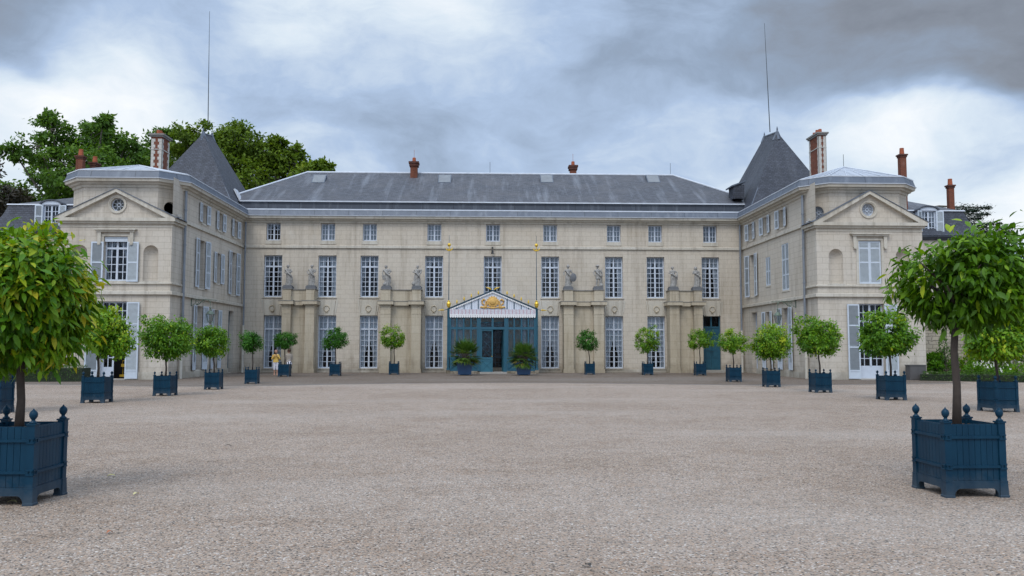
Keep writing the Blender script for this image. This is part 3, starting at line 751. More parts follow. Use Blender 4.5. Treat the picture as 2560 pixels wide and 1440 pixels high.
# room behind the windows: rear wall and floors near-black, colour standing in for shade
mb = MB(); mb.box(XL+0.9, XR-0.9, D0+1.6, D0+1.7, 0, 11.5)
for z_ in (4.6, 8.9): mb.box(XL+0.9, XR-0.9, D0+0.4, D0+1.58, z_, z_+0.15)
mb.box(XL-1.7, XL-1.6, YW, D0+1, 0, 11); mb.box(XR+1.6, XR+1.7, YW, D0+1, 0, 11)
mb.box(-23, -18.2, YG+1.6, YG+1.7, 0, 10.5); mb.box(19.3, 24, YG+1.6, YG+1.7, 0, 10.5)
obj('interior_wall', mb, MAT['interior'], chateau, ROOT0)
# string courses
mb = MB(); pr = lambda z0, z1, o: [(0, z0), (o, z0+0.02), (o, z1-0.02), (o*0.6, z1), (0, z1+0.01)]
ZS0, ZS1 = zz(623.5), zz(616.5)
mb.sweep(pr(ZS0, ZS1, 0.10), [(XL, YW), (XL, D0), (XR, D0), (XR, YW)])
obj('string_course', mb, MAT['trim'], chateau, ROOT0)
for z0_, z1_, o_, pa_ in ((4.60, 4.80, 0.14, [(-23.10, 56), (-23.10, YG), (XL, YG), (XL, D0-0.1)]), (4.60, 4.80, 0.14, [(XR, D0-0.1), (XR, YG), (24.73, YG), (24.73, 56)]),
        (5.17, 5.29, 0.10, [(-23.10, 56), (-23.10, YG), (XL, YG), (XL, YW)]), (5.17, 5.29, 0.10, [(XR, YW), (XR, YG), (24.73, YG), (24.73, 56)])):
    mb = MB(); mb.sweep(pr(z0_, z1_, o_), pa_); obj('string_course', mb, MAT['trim'], chateau, ROOT0)
# top cornice
LA = [(-23.2, 62), (-23.2, YW), (-22.17, YA), (-18.10, YA), (XL, YW), (XL, D0), (XR, D0), (XR, YW-0.1), (19.65, YA), (23.68, YA), (24.65, YW-0.1), (24.65, 62)]
mb = MB()
mb.sweep([(0, 10.58), (0.06, 10.60), (0.10, 10.72), (0.22, 10.76), (0.26, 10.84), (0.42, 10.88), (0.45, 11.03), (0.0, 11.03)], LA)
obj('cornice', mb, MAT['trim'], chateau, ROOT0)
mb = MB(); mb.sweep([(0.02, 11.034), (0.50, 11.04), (0.51, 11.09), (0.40, 11.10)], LA); mb.sweep([(0.30, 11.47), (0.36, 11.47), (0.36, 11.53), (0.24, 11.54)], LA)
obj('gutter', mb, MAT['zinc_edge'], chateau, ROOT0)
mb = MB(); mb.sweep([(0.46, 11.10), (0.34, 11.47), (0.0, 11.47)], LA)
obj('fascia', mb, MAT['lead'], chateau, ROOT0)
# ---- main roof
def roofobj(faces, mat, name='roof', parent=chateau):
    m_ = MB()
    for f_ in faces: m_.poly(f_)
    return obj(name, m_, MAT[mat], parent, ROOT0)
YE = D0+0.25; YR = D0+6.6; YB = D0+13; ZE = zz(507, YE); ZR = PY(1280, 435.5, YR).z
xa = PY(767, 435, YR).x; xb = PY(1684, 437, YR).x; ex0, ex1 = XL-0.35, XR+0.35
band = MB(); band.box(ex0, ex1, YE, YB, 11.48, ZE-0.03); roof_main = roofobj([
    [(ex0-1.5, YE-0.05, ZE), (ex1+1.5, YE-0.05, ZE), (xb, YR, ZR), (xa, YR, ZR)],
    [(ex1+1.5, YB, ZE), (ex0-1.5, YB, ZE), (xa, YR, ZR), (xb, YR, ZR)],
    [(ex0-1.5, YB, ZE), (ex0-1.5, YE-0.05, ZE), (xa, YR, ZR)], [(ex1+1.5, YE-0.05, ZE), (ex1+1.5, YB, ZE), (xb, YR, ZR)]], 'slate')
obj('lead_band', band, MAT['lead_dark'], chateau, ROOT0)
mb = MB()
mb.tube([(xa, YR, ZR+0.02), (xb, YR, ZR+0.02)], 0.09, 8); mb.tube([(xa, YR, ZR), (ex0-1.5, YE-0.05, ZE+0.02)], 0.08, 8); mb.tube([(xb, YR, ZR), (ex1+1.5, YE-0.05, ZE+0.02)], 0.08, 8)
mb.box(ex0, ex1, YE-0.12, YE-0.055, ZE-0.05, ZE+0.035); mb.box(ex0+0.2, ex1-0.2, YE-0.5, YE-0.3, 11.545, 11.58)
obj('ridge_flashing', mb, MAT['zinc_edge'], roof_main)
def on_roof(px, py):     # point on the front slope seen at a pixel of the photograph
    d = ray(px, py); n_ = Vector((0, -(ZR-ZE), (YR-YE+0.05))); p0 = Vector((0, YE-0.05, ZE)); c0 = Vector((0, 0, CH))
    t = (p0-c0).dot(n_)/d.dot(n_); return c0 + d*t
sl_ang = math.atan2(ZR-ZE, YR-YE+0.05)
for p in (798, 1112, 1366.5, 1632):
    P = on_roof(p, 451)
    T = ROOT0 @ Matrix.Translation(P) @ Matrix.Rotation(sl_ang+R(13), 4, 'X')
    mb = MB(); mb.box(-0.50, 0.50, -0.62, 0.62, -0.2, 0.16); s_ = obj('skylight', mb, MAT['lead'], roof_main, T)
    mb = MB(); mb.box(-0.44, 0.44, -0.55, 0.55, 0.163, 0.172); obj('pane', mb, simple('frosted_skylight', (0.17, 0.18, 0.19), 0.5, var=0.3) if 'sky' not in MAT else MAT['sky'], s_)
for (p, py0, py1, back) in ((1035, 397, 446, False), (1432.5, 406, 437, True)):
    Y = YR+1.0 if back else YR-0.8
    P = PY(p, py1, Y); zt = PY(p, py0+12, Y).z; w = 0.25 if back else 0.27
    mb = MB(); mb.box(P.x-w, P.x+w, Y-0.3, Y+0.3, ZR-1.2, zt-0.25)
    ch_ = obj('chimney', mb, MAT['brick'], roof_main, ROOT0)
    mb = MB(); mb.box(P.x-w-0.08, P.x+w+0.08, Y-0.4, Y+0.4, zt-0.25, zt-0.05); mb.box(P.x-w-0.13, P.x+w+0.13, Y-0.45, Y+0.45, zt-0.05, zt+0.10); obj('cap', mb, MAT['brick_dark'], chateau, ROOT0).name = 'chimney_cap'
    mb = MB(); mb.lathe([(0.15, zt+0.1), (0.13, zt+0.45), (0.10, zt+0.47)], (P.x, Y, 0), 12); mb.tube([(P.x, Y, zt+0.4), (P.x, Y, zt+1.1)], 0.012, 5); obj('chimney_pot', mb, MAT['terracotta'], chateau, ROOT0)
for p, y0, y1 in ((1225, 405, 437), (1676, 408, 438)):
    P = PY(p, y1, YR); Q = PY(p, y0, YR); mb = MB(); mb.tube([(P.x, YR, P.z), (P.x, YR, Q.z)], 0.014, 5); obj('lightning_rod', mb, MAT['iron'], roof_main, ROOT0)

# ---- buttresses carrying statues
def buttress(px, seed):
    """px: cornice left/right, piers l0,l1,r0,r1"""
    c0, c1, l0, l1, r0, r1 = px
    dp = 1.15; Yf = D0-dp
    X = lambda p: PY(p, 800, Yf).x - XL
    mb = MB(); mc = MB(); mm = MB()
    z1 = zz(765, Yf); z2 = zz(754, Yf); z3 = zz(725, Yf)
    for a, b in ((l0, l1), (r0, r1)):
        xa_, xb_ = X(a), X(b)
        mb.box(xa_, xb_, -dp, -0.004, 0, z1)
        mb.box(xa_-0.05, xb_+0.05, -dp-0.05, -0.01, 0, 0.26); mb.box(xa_-0.02, xb_+0.02, -dp-0.02, -0.006, z1-0.58, z1-0.52)
        mc.box(xa_-0.06, xb_+0.06, -dp-0.06, -0.005, z1, z1+0.08); mc.box(xa_-0.2, xb_+0.2, -dp-0.2, -0.003, z1+0.08, z2-0.005)
        mm.box(xa_-0.215, xb_+0.215, -dp-0.215, 0, z2-0.005, z2+0.045)
        mb.box(xa_+0.03, xb_-0.02, -dp+0.04, -0.008, z2+0.045, z3)
        mm.box(xa_-0.03, xb_+0.04, -dp, -0.004, z3, z3+0.05)
    xa_, xb_ = X(l1), X(r0)
    mb.box(xa_, xb_, -dp+0.42, -0.012, 0, z1); mb.box(xa_, xb_, -dp+0.38, -0.013, 0, 0.22)
    mc.box(xa_+0.2, xb_-0.2, -dp+0.24, -0.012, z1+0.02, z2-0.01); mm.box(xa_+0.2, xb_-0.2, -dp+0.22, -0.02, z2-0.01, z2+0.035)
    mb.box(xa_-0.02, xb_+0.03, -dp+0.36, -0.02, z2+0.035, z3-0.02); mm.box(xa_+0.04, xb_-0.03, -dp+0.30, -0.02, z3-0.02, z3+0.03)
    b_ = obj('buttress', mb, MAT['pier'], chateau, fMain.M)
    obj('cornice', mc, MAT['pier'], b_); obj('weathered_coping', mm, MAT['mould'], b_)
    return [((X(l0)+X(l1))/2+XL, Yf+0.42, z3+0.05), ((X(r0)+X(r1))/2+XL, Yf+0.42, z3+0.05)]
BT = []
BT += buttress((693, 794, 704, 726, 762, 785), 1)
BT += buttress((942, 1061, 951, 976, 1028, 1052), 2)
BT += buttress((1401, 1515, 1410, 1434, 1485, 1510), 3)
BT += buttress((1664, 1765, 1675, 1699, 1736, 1757), 4)

# ---- wings (courtyard sides)
wl = D0-YG
def side_windows(fr, mirror, spec):
    """spec rows: (centre depth Y, z0, z1, opening w, type)"""
    opens_ = []
    for Yc, z0, z1, w, typ in spec:
        x = (D0-Yc) if mirror else (Yc-YG)
        opens_.append((x-w/2, x+w/2, z0, z1))
    obj('wall', wall_mesh(wl, 0, 11.1, [o for o in opens_]), MAT['wallL'], chateau, fr.M)
    for (Yc, z0, z1, w, typ), o in zip(spec, opens_):
        x = (o[0]+o[1])/2; h = z1-z0
        if typ == 'door':
            q = MB(); q.box(-w/2, w/2, 0, 0.06, 0, h-0.9); q.box(-w/2, w/2, -0.02, 0.06, h-0.9, h-0.8); q.box(-w/2, -w/2+0.08, -0.02, 0.06, h-0.8, h); q.box(w/2-0.08, w/2, -0.02, 0.06, h-0.8, h); q.box(-w/2+0.08, w/2-0.08, -0.02, 0.06, h-0.08, h)
            for s_ in (-1, 1):
                for a, b in ((0.15, 1.0), (1.15, h-1.05)): q.box(s_*w/4-w/4+0.1, s_*w/4+w/4-0.1, -0.02, 0, a, b)
            d_ = obj('door', q, MAT['teal_dark'], chateau, fr.at(x, z0, 0.30), label='narrow teal side door')
            q = MB(); q.poly([(-w/2+.08, 0.03, h-.8), (w/2-.08, 0.03, h-.8), (w/2-.08, 0.03, h-.08), (-w/2+.08, 0.03, h-.08)]); obj('pane', q, MAT['glass'], d_)
            continue
        if typ == 'pdoor':
            window(fr, x, z0, w, h, (4, 2, 6, 0.95, 0.5, 'full'), 0.30); continue
        kind = {'att': (4, 0, 3, 0, 0, 'full'), 'tall': (4, 2, 6, 0.75, 0, 'full'), 'small': (4, 0, 5, 0, 0, 'full'), 'grd': (4, 2, 7, 0.95, 0, 'narrow')}[typ.split('_')[0]]
        wi = window(fr, x, z0, w, h, kind, 0.30); add_sill(wi, w, hgt=0.1, out=0.33)
        if typ.endswith('closed'): add_shutters(wi, w, h, inset=0.30, closed=True, panels=[h*0.33, h*0.66] if h > 2.4 else None)
        else:
            lw = 0.64 if w > 1 else 0.50
            pn = {'att': [h*0.5], 'small': [h*0.5], 'tall': [h*0.34, h*0.7], 'grd': [0.42, h*0.40, h*0.72]}[typ.split('_')[0]]
            add_shutters(wi, w, h+0.02, leafw=lw, inset=0.30, panels=pn, angs=(random.uniform(4, 9), random.uniform(4, 9)))
SL = [(51.4, 9.28, 10.42, 0.9, 'att'), (54.55, 9.28, 10.42, 0.9, 'att'), (57.85, 9.28, 10.42, 0.9, 'att'),
      (51.2, 5.32, 8.22, 1.2, 'tall'), (54.35, 5.85, 7.78, 0.92, 'small'), (57.65, 5.32, 8.22, 1.2, 'tall'),
      (51.0, 0.42, 4.22, 1.2, 'grd'), (54.1, 0.42, 4.12, 0.95, 'grd'), (57.45, 0.08, 4.2, 1.15, 'door')]
SR = [(51.6, 9.28, 10.42, 0.9, 'att'), (54.65, 9.28, 10.42, 0.9, 'att'), (57.7, 9.28, 10.42, 0.9, 'att'),
      (51.25, 5.32, 8.22, 1.2, 'tall_closed'), (54.4, 5.85, 7.72, 0.92, 'small_closed'), (57.55, 5.32, 8.22, 1.2, 'tall'),
      (51.3, 0.42, 4.22, 1.2, 'grd'), (54.5, 0.42, 4.12, 0.95, 'grd'), (57.4, 0.08, 4.2, 1.15, 'pdoor')]
side_windows(fWL, False, SL); side_windows(fWR, True, SR)
mb = MB(); mb.box(1.6, wl-2.95, -0.09, -0.002, 0, 0.36); obj('plinth', mb, MAT['trim'], chateau, fWL.M)
mb = MB(); mb.box(2.95, wl-1.6, -0.09, -0.002, 0, 0.36); obj('plinth', mb, MAT['trim'], chateau, fWR.M)
# the wing wall above the roof of the frontispiece is trimmed by the attic chamfers
def pavilion(fr, w, side, door_open, upper_closed, cx, ap):
    ops = [(cx-0.64, cx+0.64, 5.36, 7.78), (cx-0.72, cx+0.72, 0.06, 4.24)]
    n0 = cx-1.93; n1 = cx+1.89
    obj('wall', wall_mesh(w, 0, 8.66, ops, niches=((n0-0.4, n0+0.4, 5.36, 7.32), (n1-0.4, n1+0.4, 5.36, 7.32))), MAT['wallL'], chateau, fr.M)
    # pediment
    hw = w/2+0.22; mid = w/2
    tm = wall_mesh  # tympanum as triangle with round hole
    q = MB(); r = 0.37; zc = 9.56; n = 36
    tri = [(mid-hw+0.3, 8.80), (mid+hw-0.3, 8.80), (mid, ap-0.12)]
    def hit(a):     # ray from the oculus centre to the triangle edge
        best = 1e9; dx, dz = math.cos(a), math.sin(a)
        for i in range(3):
            (x1, z1), (x2, z2) = tri[i], tri[(i+1)%3]; ex, ez = x2-x1, z2-z1
            den_ = dx*ez-dz*ex
            if abs(den_) < 1e-9: continue
            t_ = ((x1-cx)*ez-(z1-zc)*ex)/den_; u_ = ((x1-cx)*dz-(z1-zc)*dx)/den_
            if t_ > 0 and -1e-6 <= u_ <= 1+1e-6: best = min(best, t_)
        return best
    angs_ = sorted([2*math.pi*k/n for k in range(n)] + [math.atan2(z-zc, x-cx) % (2*math.pi) for x, z in tri])
    for k in range(len(angs_)):
        a0, a1 = angs_[k], angs_[(k+1) % len(angs_)]
        def P_(a, t_, y=0): return (cx+t_*math.cos(a), y, zc+t_*math.sin(a))
        q.poly([P_(a0, r), P_(a0, hit(a0)), P_(a1, hit(a1)), P_(a1, r)]); q.poly([P_(a0, r), P_(a1, r), P_(a1, r, 0.25), P_(a0, r, 0.25)])
    tymp = obj('pediment', q, MAT['wallL'], chateau, fr.M)
    q = MB()
    q.box(-0.03, w+0.03, -0.03, 0.0, 8.30, 8.36)
    q.box(-0.12, w+0.12, -0.12, 0.01, 8.50, 8.62); q.box(-0.22, w+0.22, -0.24, 0.02, 8.62, 8.80)
    for s_ in (-1, 1):
        o_ = [(mid+s_*(hw+0.06), 8.80), (mid, ap), (mid, ap-0.20), (mid+s_*(hw-0.50), 8.80)]
        if s_ > 0: o_ = o_[::-1]
        q.prism(o_, -0.24, 0.03)
    obj('cornice', q, MAT['trim'], tymp)
    q = MB()        # side return of the cornice
    sx = -1 if side == 'R' else 1
    xs_ = 0 if side == 'R' else w
    q.box(xs_, xs_+sx*0.22, 0.0, YW-YG+0.12, 8.62, 8.80); q.box(xs_, xs_+sx*0.12, 0.01, YW-YG+0.12, 8.50, 8.615)
    obj('cornice', q, MAT['trim'], tymp)
    q = MB()        # lead covering of the gable
    for s_ in (-1, 1):
        e = hw+0.10
        q.poly([(mid, -0.28, ap+0.03), (mid+s_*e, -0.28, 8.82), (mid+s_*e, 1.7, 8.82), (mid, 1.7, ap+0.03)][::s_])
        q.poly([(mid, -0.28, ap+0.03), (mid+s_*e, -0.28, 8.82), (mid+s_*e, -0.28, 8.785), (mid, -0.28, ap-0.005)][::-s_])
    obj('lead_roofing', q, MAT['lead'], tymp)
    # oculus surround + wheel tracery
    q = MB()
    for k in range(36):
        a0, a1 = 2*math.pi*k/36, 2*math.pi*(k+1)/36
        for (ra, rb, y) in ((0.37, 0.43, -0.03), (0.43, 0.50, -0.06)):
            q.poly([(cx+ra*math.cos(a0), y, zc+ra*math.sin(a0)), (cx+rb*math.cos(a0), y, zc+rb*math.sin(a0)), (cx+rb*math.cos(a1), y, zc+rb*math.sin(a1)), (cx+ra*math.cos(a1), y, zc+ra*math.sin(a1))])
            for rr in (ra, rb): q.poly([(cx+rr*math.cos(a0), y, zc+rr*math.sin(a0)), (cx+rr*math.cos(a1), y, zc+rr*math.sin(a1)), (cx+rr*math.cos(a1), 0.02, zc+rr*math.sin(a1)), (cx+rr*math.cos(a0), 0.02, zc+rr*math.sin(a0))])
    obj('oculus_surround', q, MAT['trim'], tymp)
    wheel(fr, cx, zc, 0.37, 0.2, side == 'R')
    # window hood
    q = MB()
    q.box(cx-1.12, cx+1.12, -0.26, -0.003, 8.13, 8.20); q.box(cx-1.02, cx+1.02, -0.18, -0.004, 8.03, 8.13)
    for s_ in (-1, 1):
        q.box(cx+s_*0.78, cx+s_*0.96, -0.14, -0.005, 7.40, 8.03); q.box(cx+s_*0.80, cx+s_*0.94, -0.17, -0.006, 7.32, 7.42)
        q.box(cx+s_*0.645, cx+s_*0.78, -0.05, -0.002, 5.30, 7.86)
    q.box(cx-0.80, cx+0.80, -0.06, -0.001, 7.80, 7.90)
    obj('window_hood', q, MAT['trim'], chateau, fr.M)
    for c_ in (n0, n1): q = MB(); q.box(c_-0.5, c_+0.5, -0.07, -0.002, 5.26+0.035, 5.36); obj('niche_sill', q, MAT['trim'], chateau, fr.M)
    for a_, b_ in ((-0.06, cx-0.74), (cx+0.74, w+0.06)): q = MB(); q.box(a_, b_, -0.07, 0.0, 0, 0.42); obj('plinth', q, MAT['trim'], chateau, fr.M)
    # upper window
    wi = window(fr, cx, 5.36, 1.28, 2.42, (4, 1, 4, 0.62, 0, 'tied'), 0.22); add_sill(wi, 1.28, hgt=0.06, out=0.28)
    if upper_closed: add_shutters(wi, 1.28, 2.40, inset=0.22, closed=True, panels=[1.2, 2.0])
    else:
        add_shutters(wi, 1.28, 2.18, inset=0.22, zoff=-0.05, panels=[1.05], ang=5)
        tp = shutter_mesh(1.24, 0.26, [0.13]); obj('louvre_panel', tp, None, wi, Matrix.Translation((-0.62, -0.18, 2.15)))
    # tall glazed door
    lab = 'glazed double door standing half open' if door_open else None
    if door_open:
        q = MB(); h = 4.18; w2 = 0.72
        q.box(-w2, -w2+0.08, 0, 0.06, 0, h); q.box(w2-0.08, w2, 0, 0.06, 0, h); q.box(-w2+0.08, w2-0.08, 0, 0.06, h-0.08, h); q.box(-w2+0.08, w2-0.08, -0.01, 0.05, h-1.02, h-0.92)
        for k in (-0.36, 0, 0.36): q.box(k-(0.02 if k else 0.05), k+(0.02 if k else 0.05), 0.01, 0.05, h-0.92, h-0.08)
        q.box(-w2+0.08, w2-0.08, 0.015, 0.045, h-0.52, h-0.48)
        # left leaf closed
        x0_, x1_ = -w2+0.08, -0.01
        q.box(x0_, x0_+0.09, 0, 0.05, 0.02, h-1.02); q.box(x1_-0.09, x1_, 0, 0.05, 0.02, h-1.02); q.box(x0_+0.09, x1_-0.09, 0.005, 0.045, 0.02, 0.62)
        for k in range(1, 5):
            z = 0.62+(h-1.64)*k/5; q.box(x0_+0.09, x1_-0.09, 0.01, 0.04, z-0.02, z+0.02)
        q.box((x0_+x1_)/2-0.02, (x0_+x1_)/2+0.02, 0.01, 0.04, 0.62, h-1.02); q.box(x0_+0.09, x1_-0.09, 0, 0.05, h-1.12, h-1.02)
        # right leaf swung inwards
        q.box(w2-0.13, w2-0.085, 0.07, 0.68, 0.02, 0.62)
        for zz_ in (0.62, 1.35, 2.1, h-1.1): q.box(w2-0.13, w2-0.085, 0.13, 0.62, zz_-0.02, zz_+0.02)
        q.box(w2-0.13, w2-0.085, 0.07, 0.13, 0.62, h-1.02); q.box(w2-0.13, w2-0.085, 0.62, 0.68, 0.62, h-1.02)
        wi = obj('door', q, MAT['paint'], chateau, fr.at(cx, 0.06, 0.24), label=lab)
        q = MB(); q.poly([(x0_, 0.03, 0.6), (x1_, 0.03, 0.6), (x1_, 0.03, h-1.05), (x0_, 0.03, h-1.05)]); q.poly([(-w2+.05, 0.03, h-.95), (w2-.05, 0.03, h-.95), (w2-.05, 0.03, h-.05), (-w2+.05, 0.03, h-.05)]); obj('pane', q, MAT['glass'], wi)
    else:
        wi = window(fr, cx, 0.06, 1.44, 4.18, (4, 2, 6, 0.98, 0.62, None), 0.24)
    add_shutters(wi, 1.44, 4.14, leafw=0.70, inset=0.24, panels=[0.44, 1.75, 2.95], ang=4)
    q = MB(); q.box(-0.85, 0.85, -0.62, -0.24, -0.056, -0.01); obj('doorstep', q, MAT['step'], wi)
    return wi
def wheel(fr, cx, zc, r, y, lit):
    q = MB()
    q.tube([(cx+(r-0.02)*math.cos(a), y, zc+(r-0.02)*math.sin(a)) for a in [i*2*math.pi/24 for i in range(25)]], 0.03, 6, cap=False)
    q.tube([(cx+0.09*math.cos(a), y, zc+0.09*math.sin(a)) for a in [i*2*math.pi/14 for i in range(15)]], 0.025, 6, cap=False)
    for k in range(8):
        a = math.pi/8+k*math.pi/4
        q.tube([(cx+0.09*math.cos(a), y, zc+0.09*math.sin(a)), (cx+r*math.cos(a), y, zc+r*math.sin(a))], 0.016, 5)
    o_ = obj('oculus_window', q, MAT['paint'], chateau, fr.M)
    q = MB(); n = 24
    c_ = q.vert((cx, y+0.03, zc)); rg = [q.vert((cx+r*math.cos(2*math.pi*k/n), y+0.03, zc+r*math.sin(2*math.pi*k/n))) for k in range(n)]
    for k in range(n): q.face((c_, rg[k], rg[(k+1)%n]))
    obj('pane', q, MAT['blind'] if lit else MAT['glass'], o_)
wGL = XL+23.10; wGR = 24.73-XR
pavilion(fGL, wGL, 'L', True, False, 3.02, PY(288, 470.5, YG-0.2).z)
pavilion(fGR, wGR, 'R', False, True, 3.02, PY(2176, 476.5, YG-0.2).z)
# attic storey of the pavilions above the pediments: octagonal ends
def attic(pts, oculus, lit):
    for i in range(len(pts)-1):
        (x0_, y0_), (x1_, y1_) = pts[i], pts[i+1]
        fr = Frame(x0_, y0_, x1_-x0_, y1_-y0_); w = math.hypot(x1_-x0_, y1_-y0_)
        cs = []
        if i == oculus: cs = [(w/2, 9.52, 0.37)]
        obj('wall', wall_mesh(w, 8.0, 11.1, [], circles=cs), MAT['wallL'], chateau, fr.M)
        if i == oculus and lit: wheel(fr, w/2, 9.52, 0.37, 0.18, True)
attic([(-23.2, 60), (-23.2, YW), (-22.17, YA), (-18.10, YA), (XL, YW)], 3, False)
attic([(XR, YW-0.1), (19.65, YA), (23.68, YA), (24.65, YW-0.1), (24.65, 60)], 0, True)
# outer side walls
mb = MB(); mb.poly([(-23.10, 60, 0), (-23.10, YG, 0), (-23.10, YG, 8.66), (-23.10, 60, 8.66)]); mb.poly([(24.73, YG, 0), (24.73, 60, 0), (24.73, 60, 8.66), (24.73, YG, 8.66)])
mb.box(-23.1, 24.6, D0+13, D0+13.2, 0, 11.4); mb.box(-23.1, -22.9, 60, D0+13, 0, 11.4); mb.box(24.4, 24.6, 60, D0+13, 0, 11.4)
obj('wall', mb, MAT['wallL'], chateau, ROOT0)
# wing roofs in zinc
def wing_roof(xs, ys, ridge_x, ya, yb, za):
    z = 11.50
    pts = list(zip(xs, ys))
    A = (ridge_x, ya, za); B = (ridge_x, yb, za)
    fs = []
    for i in range(len(pts)-1):
        p, q = pts[i], pts[i+1]
        if abs(q[0]-p[0]) < 0.01 and abs(q[1]-p[1]) > 5:
            if i == 0: fs.append([(p[0],p[1],z),(q[0],q[1],z),A,B])
            else: fs.append([(p[0],p[1],z),(q[0],q[1],z),B,A])
        else: fs.append([(p[0],p[1],z),(q[0],q[1],z),A])
    return roofobj(fs, 'zinc')
apL = PY(348, 414, 50.2); apR = PY(2109, 418, 50.2)
rl = wing_roof([-23.46, -23.46, -22.28, -17.99, -16.82, -16.82], [62, 47.73, 46.54, 46.54, 47.73, 62], apL.x, 50.2, 62, apL.z)
rr = wing_roof([18.41, 18.41, 19.54, 23.79, 24.91, 24.91], [62, 47.63, 46.54, 46.54, 47.63, 62], apR.x, 50.2, 62, apR.z)
def seams(P, ring, parent):
    q = MB()
    for a in ring: q.tube([(a[0], a[1], 11.53), (P[0], P[1], P[2]+0.02)], 0.035, 6)
    for (a, b) in zip(ring[:-1], ring[1:]):
        for t in (0.25, 0.5, 0.75):
            m_ = (a[0]*(1-t)+b[0]*t, a[1]*(1-t)+b[1]*t); u = 0.72
            q.tube([(m_[0], m_[1], 11.53), (m_[0]*(1-u)+P[0]*u, m_[1]*(1-u)+P[1]*u, 11.53*(1-u)+P[2]*u)], 0.022, 5)
    q.tube([(P[0], P[1], P[2]), (P[0], 60, P[2])], 0.05, 6)
    obj('standing_seam', q, MAT['zinc_edge'], parent, ROOT0)
seams(apL, [(-23.46, 53), (-23.46, 47.73), (-22.28, 46.54), (-17.99, 46.54), (-16.82, 47.73), (-16.82, 56)], rl)
seams(apR, [(18.41, 56), (18.41, 47.63), (19.54, 46.54), (23.79, 46.54), (24.91, 47.63), (24.91, 53)], rr)
mb = MB(); mb.tube([(apR.x, 50.2, apR.z), (apR.x, 50.2, apR.z+0.8)], 0.015, 5); obj('lightning_rod', mb, MAT['iron'], rr, ROOT0)
# pyramid roofs of the corner towers
def pyramid(x0_, x1_, y0_, y1_, fx, fy, bx, by, za, zb):
    z = 11.45
    o_ = roofobj([[(x0_,y0_,z),(x1_,y0_,z),(fx,fy,za)], [(x1_,y0_,z),(x1_,y1_,z),(bx,by,zb),(fx,fy,za)], [(x1_,y1_,z),(x0_,y1_,z),(bx,by,zb)], [(x0_,y1_,z),(x0_,y0_,z),(fx,fy,za),(bx,by,zb)]], 'slate_dark')
    q = MB()
    q.lathe([(0.42, za-0.62), (0.26, za-0.32), (0.14, za-0.02), (0.05, za+0.15), (0.07, za+0.22), (0.02, za+0.42)], (fx, fy, 0), 4)
    q.lathe([(0.30, zb-0.45), (0.12, zb), (0.05, zb+0.12), (0.06, zb+0.18), (0.02, zb+0.34)], (bx, by, 0), 4)
    q.tube([(fx, fy, za), (bx, by, zb)], 0.07, 6)
    for c_ in ((x0_, y0_), (x1_, y0_)): q.tube([(c_[0], c_[1], z), (fx, fy, za-0.2)], 0.03, 6)
    obj('ridge_flashing', q, MAT['lead'], o_, ROOT0)
    return o_
fz = PY(508, 333, 61.0); bz = PY(530, 340, 63.0)
pl_ = pyramid(-23.75, -17.15, 57.4, 66.5, fz.x, 61.0, bz.x, 63.0, fz.z, bz.z)
fz2 = PY(1943, 330, 61.0); bz2 = PY(1911, 342, 64.0)
pr_ = pyramid(18.6, 25.1, 57.6, 67, fz2.x, 61.0, bz2.x, 64.0, fz2.z, bz2.z)
a_, b_ = PY(520, 312, 62.2), PY(524, 28, 62.2); mb = MB(); mb.tube([a_, b_], [0.035, 0.012], 6); obj('lightning_rod', mb, MAT['iron'], pl_, ROOT0)
a_, b_ = PY(1925, 330, 62.6), PY(1911, 58, 62.6); mb = MB(); mb.tube([a_, b_], [0.035, 0.012], 6); obj('lightning_rod', mb, MAT['iron'], pr_, ROOT0)
# skylight on the left pyramid, small dormer on the right one
P = PY(596, 488, 60.5)
mb = MB(); mb.box(-0.06, 0.06, -0.35, 0.35, -0.45, 0.45); s_ = obj('skylight', mb, MAT['zinc_edge'], pl_, ROOT0 @ Matrix.Translation((P.x, 60.5, P.z)) @ Matrix.Rotation(R(-28), 4, 'Y'))
P = PY(1845, 475, 60.6)
mb = MB(); mb.box(P.x-0.45, P.x+0.35, 60.2, 61.4, P.z-0.7, P.z+0.3); s_ = obj('dormer', mb, MAT['slate_dark'], pr_, ROOT0)
mb = MB(); mb.prism([(P.x-0.60, P.z+0.16), (P.x+0.5, P.z+0.56), (P.x+0.5, P.z+0.66), (P.x-0.60, P.z+0.26)], 60.1, 61.7); obj('dormer_roof', mb, MAT['lead'], pr_, ROOT0)
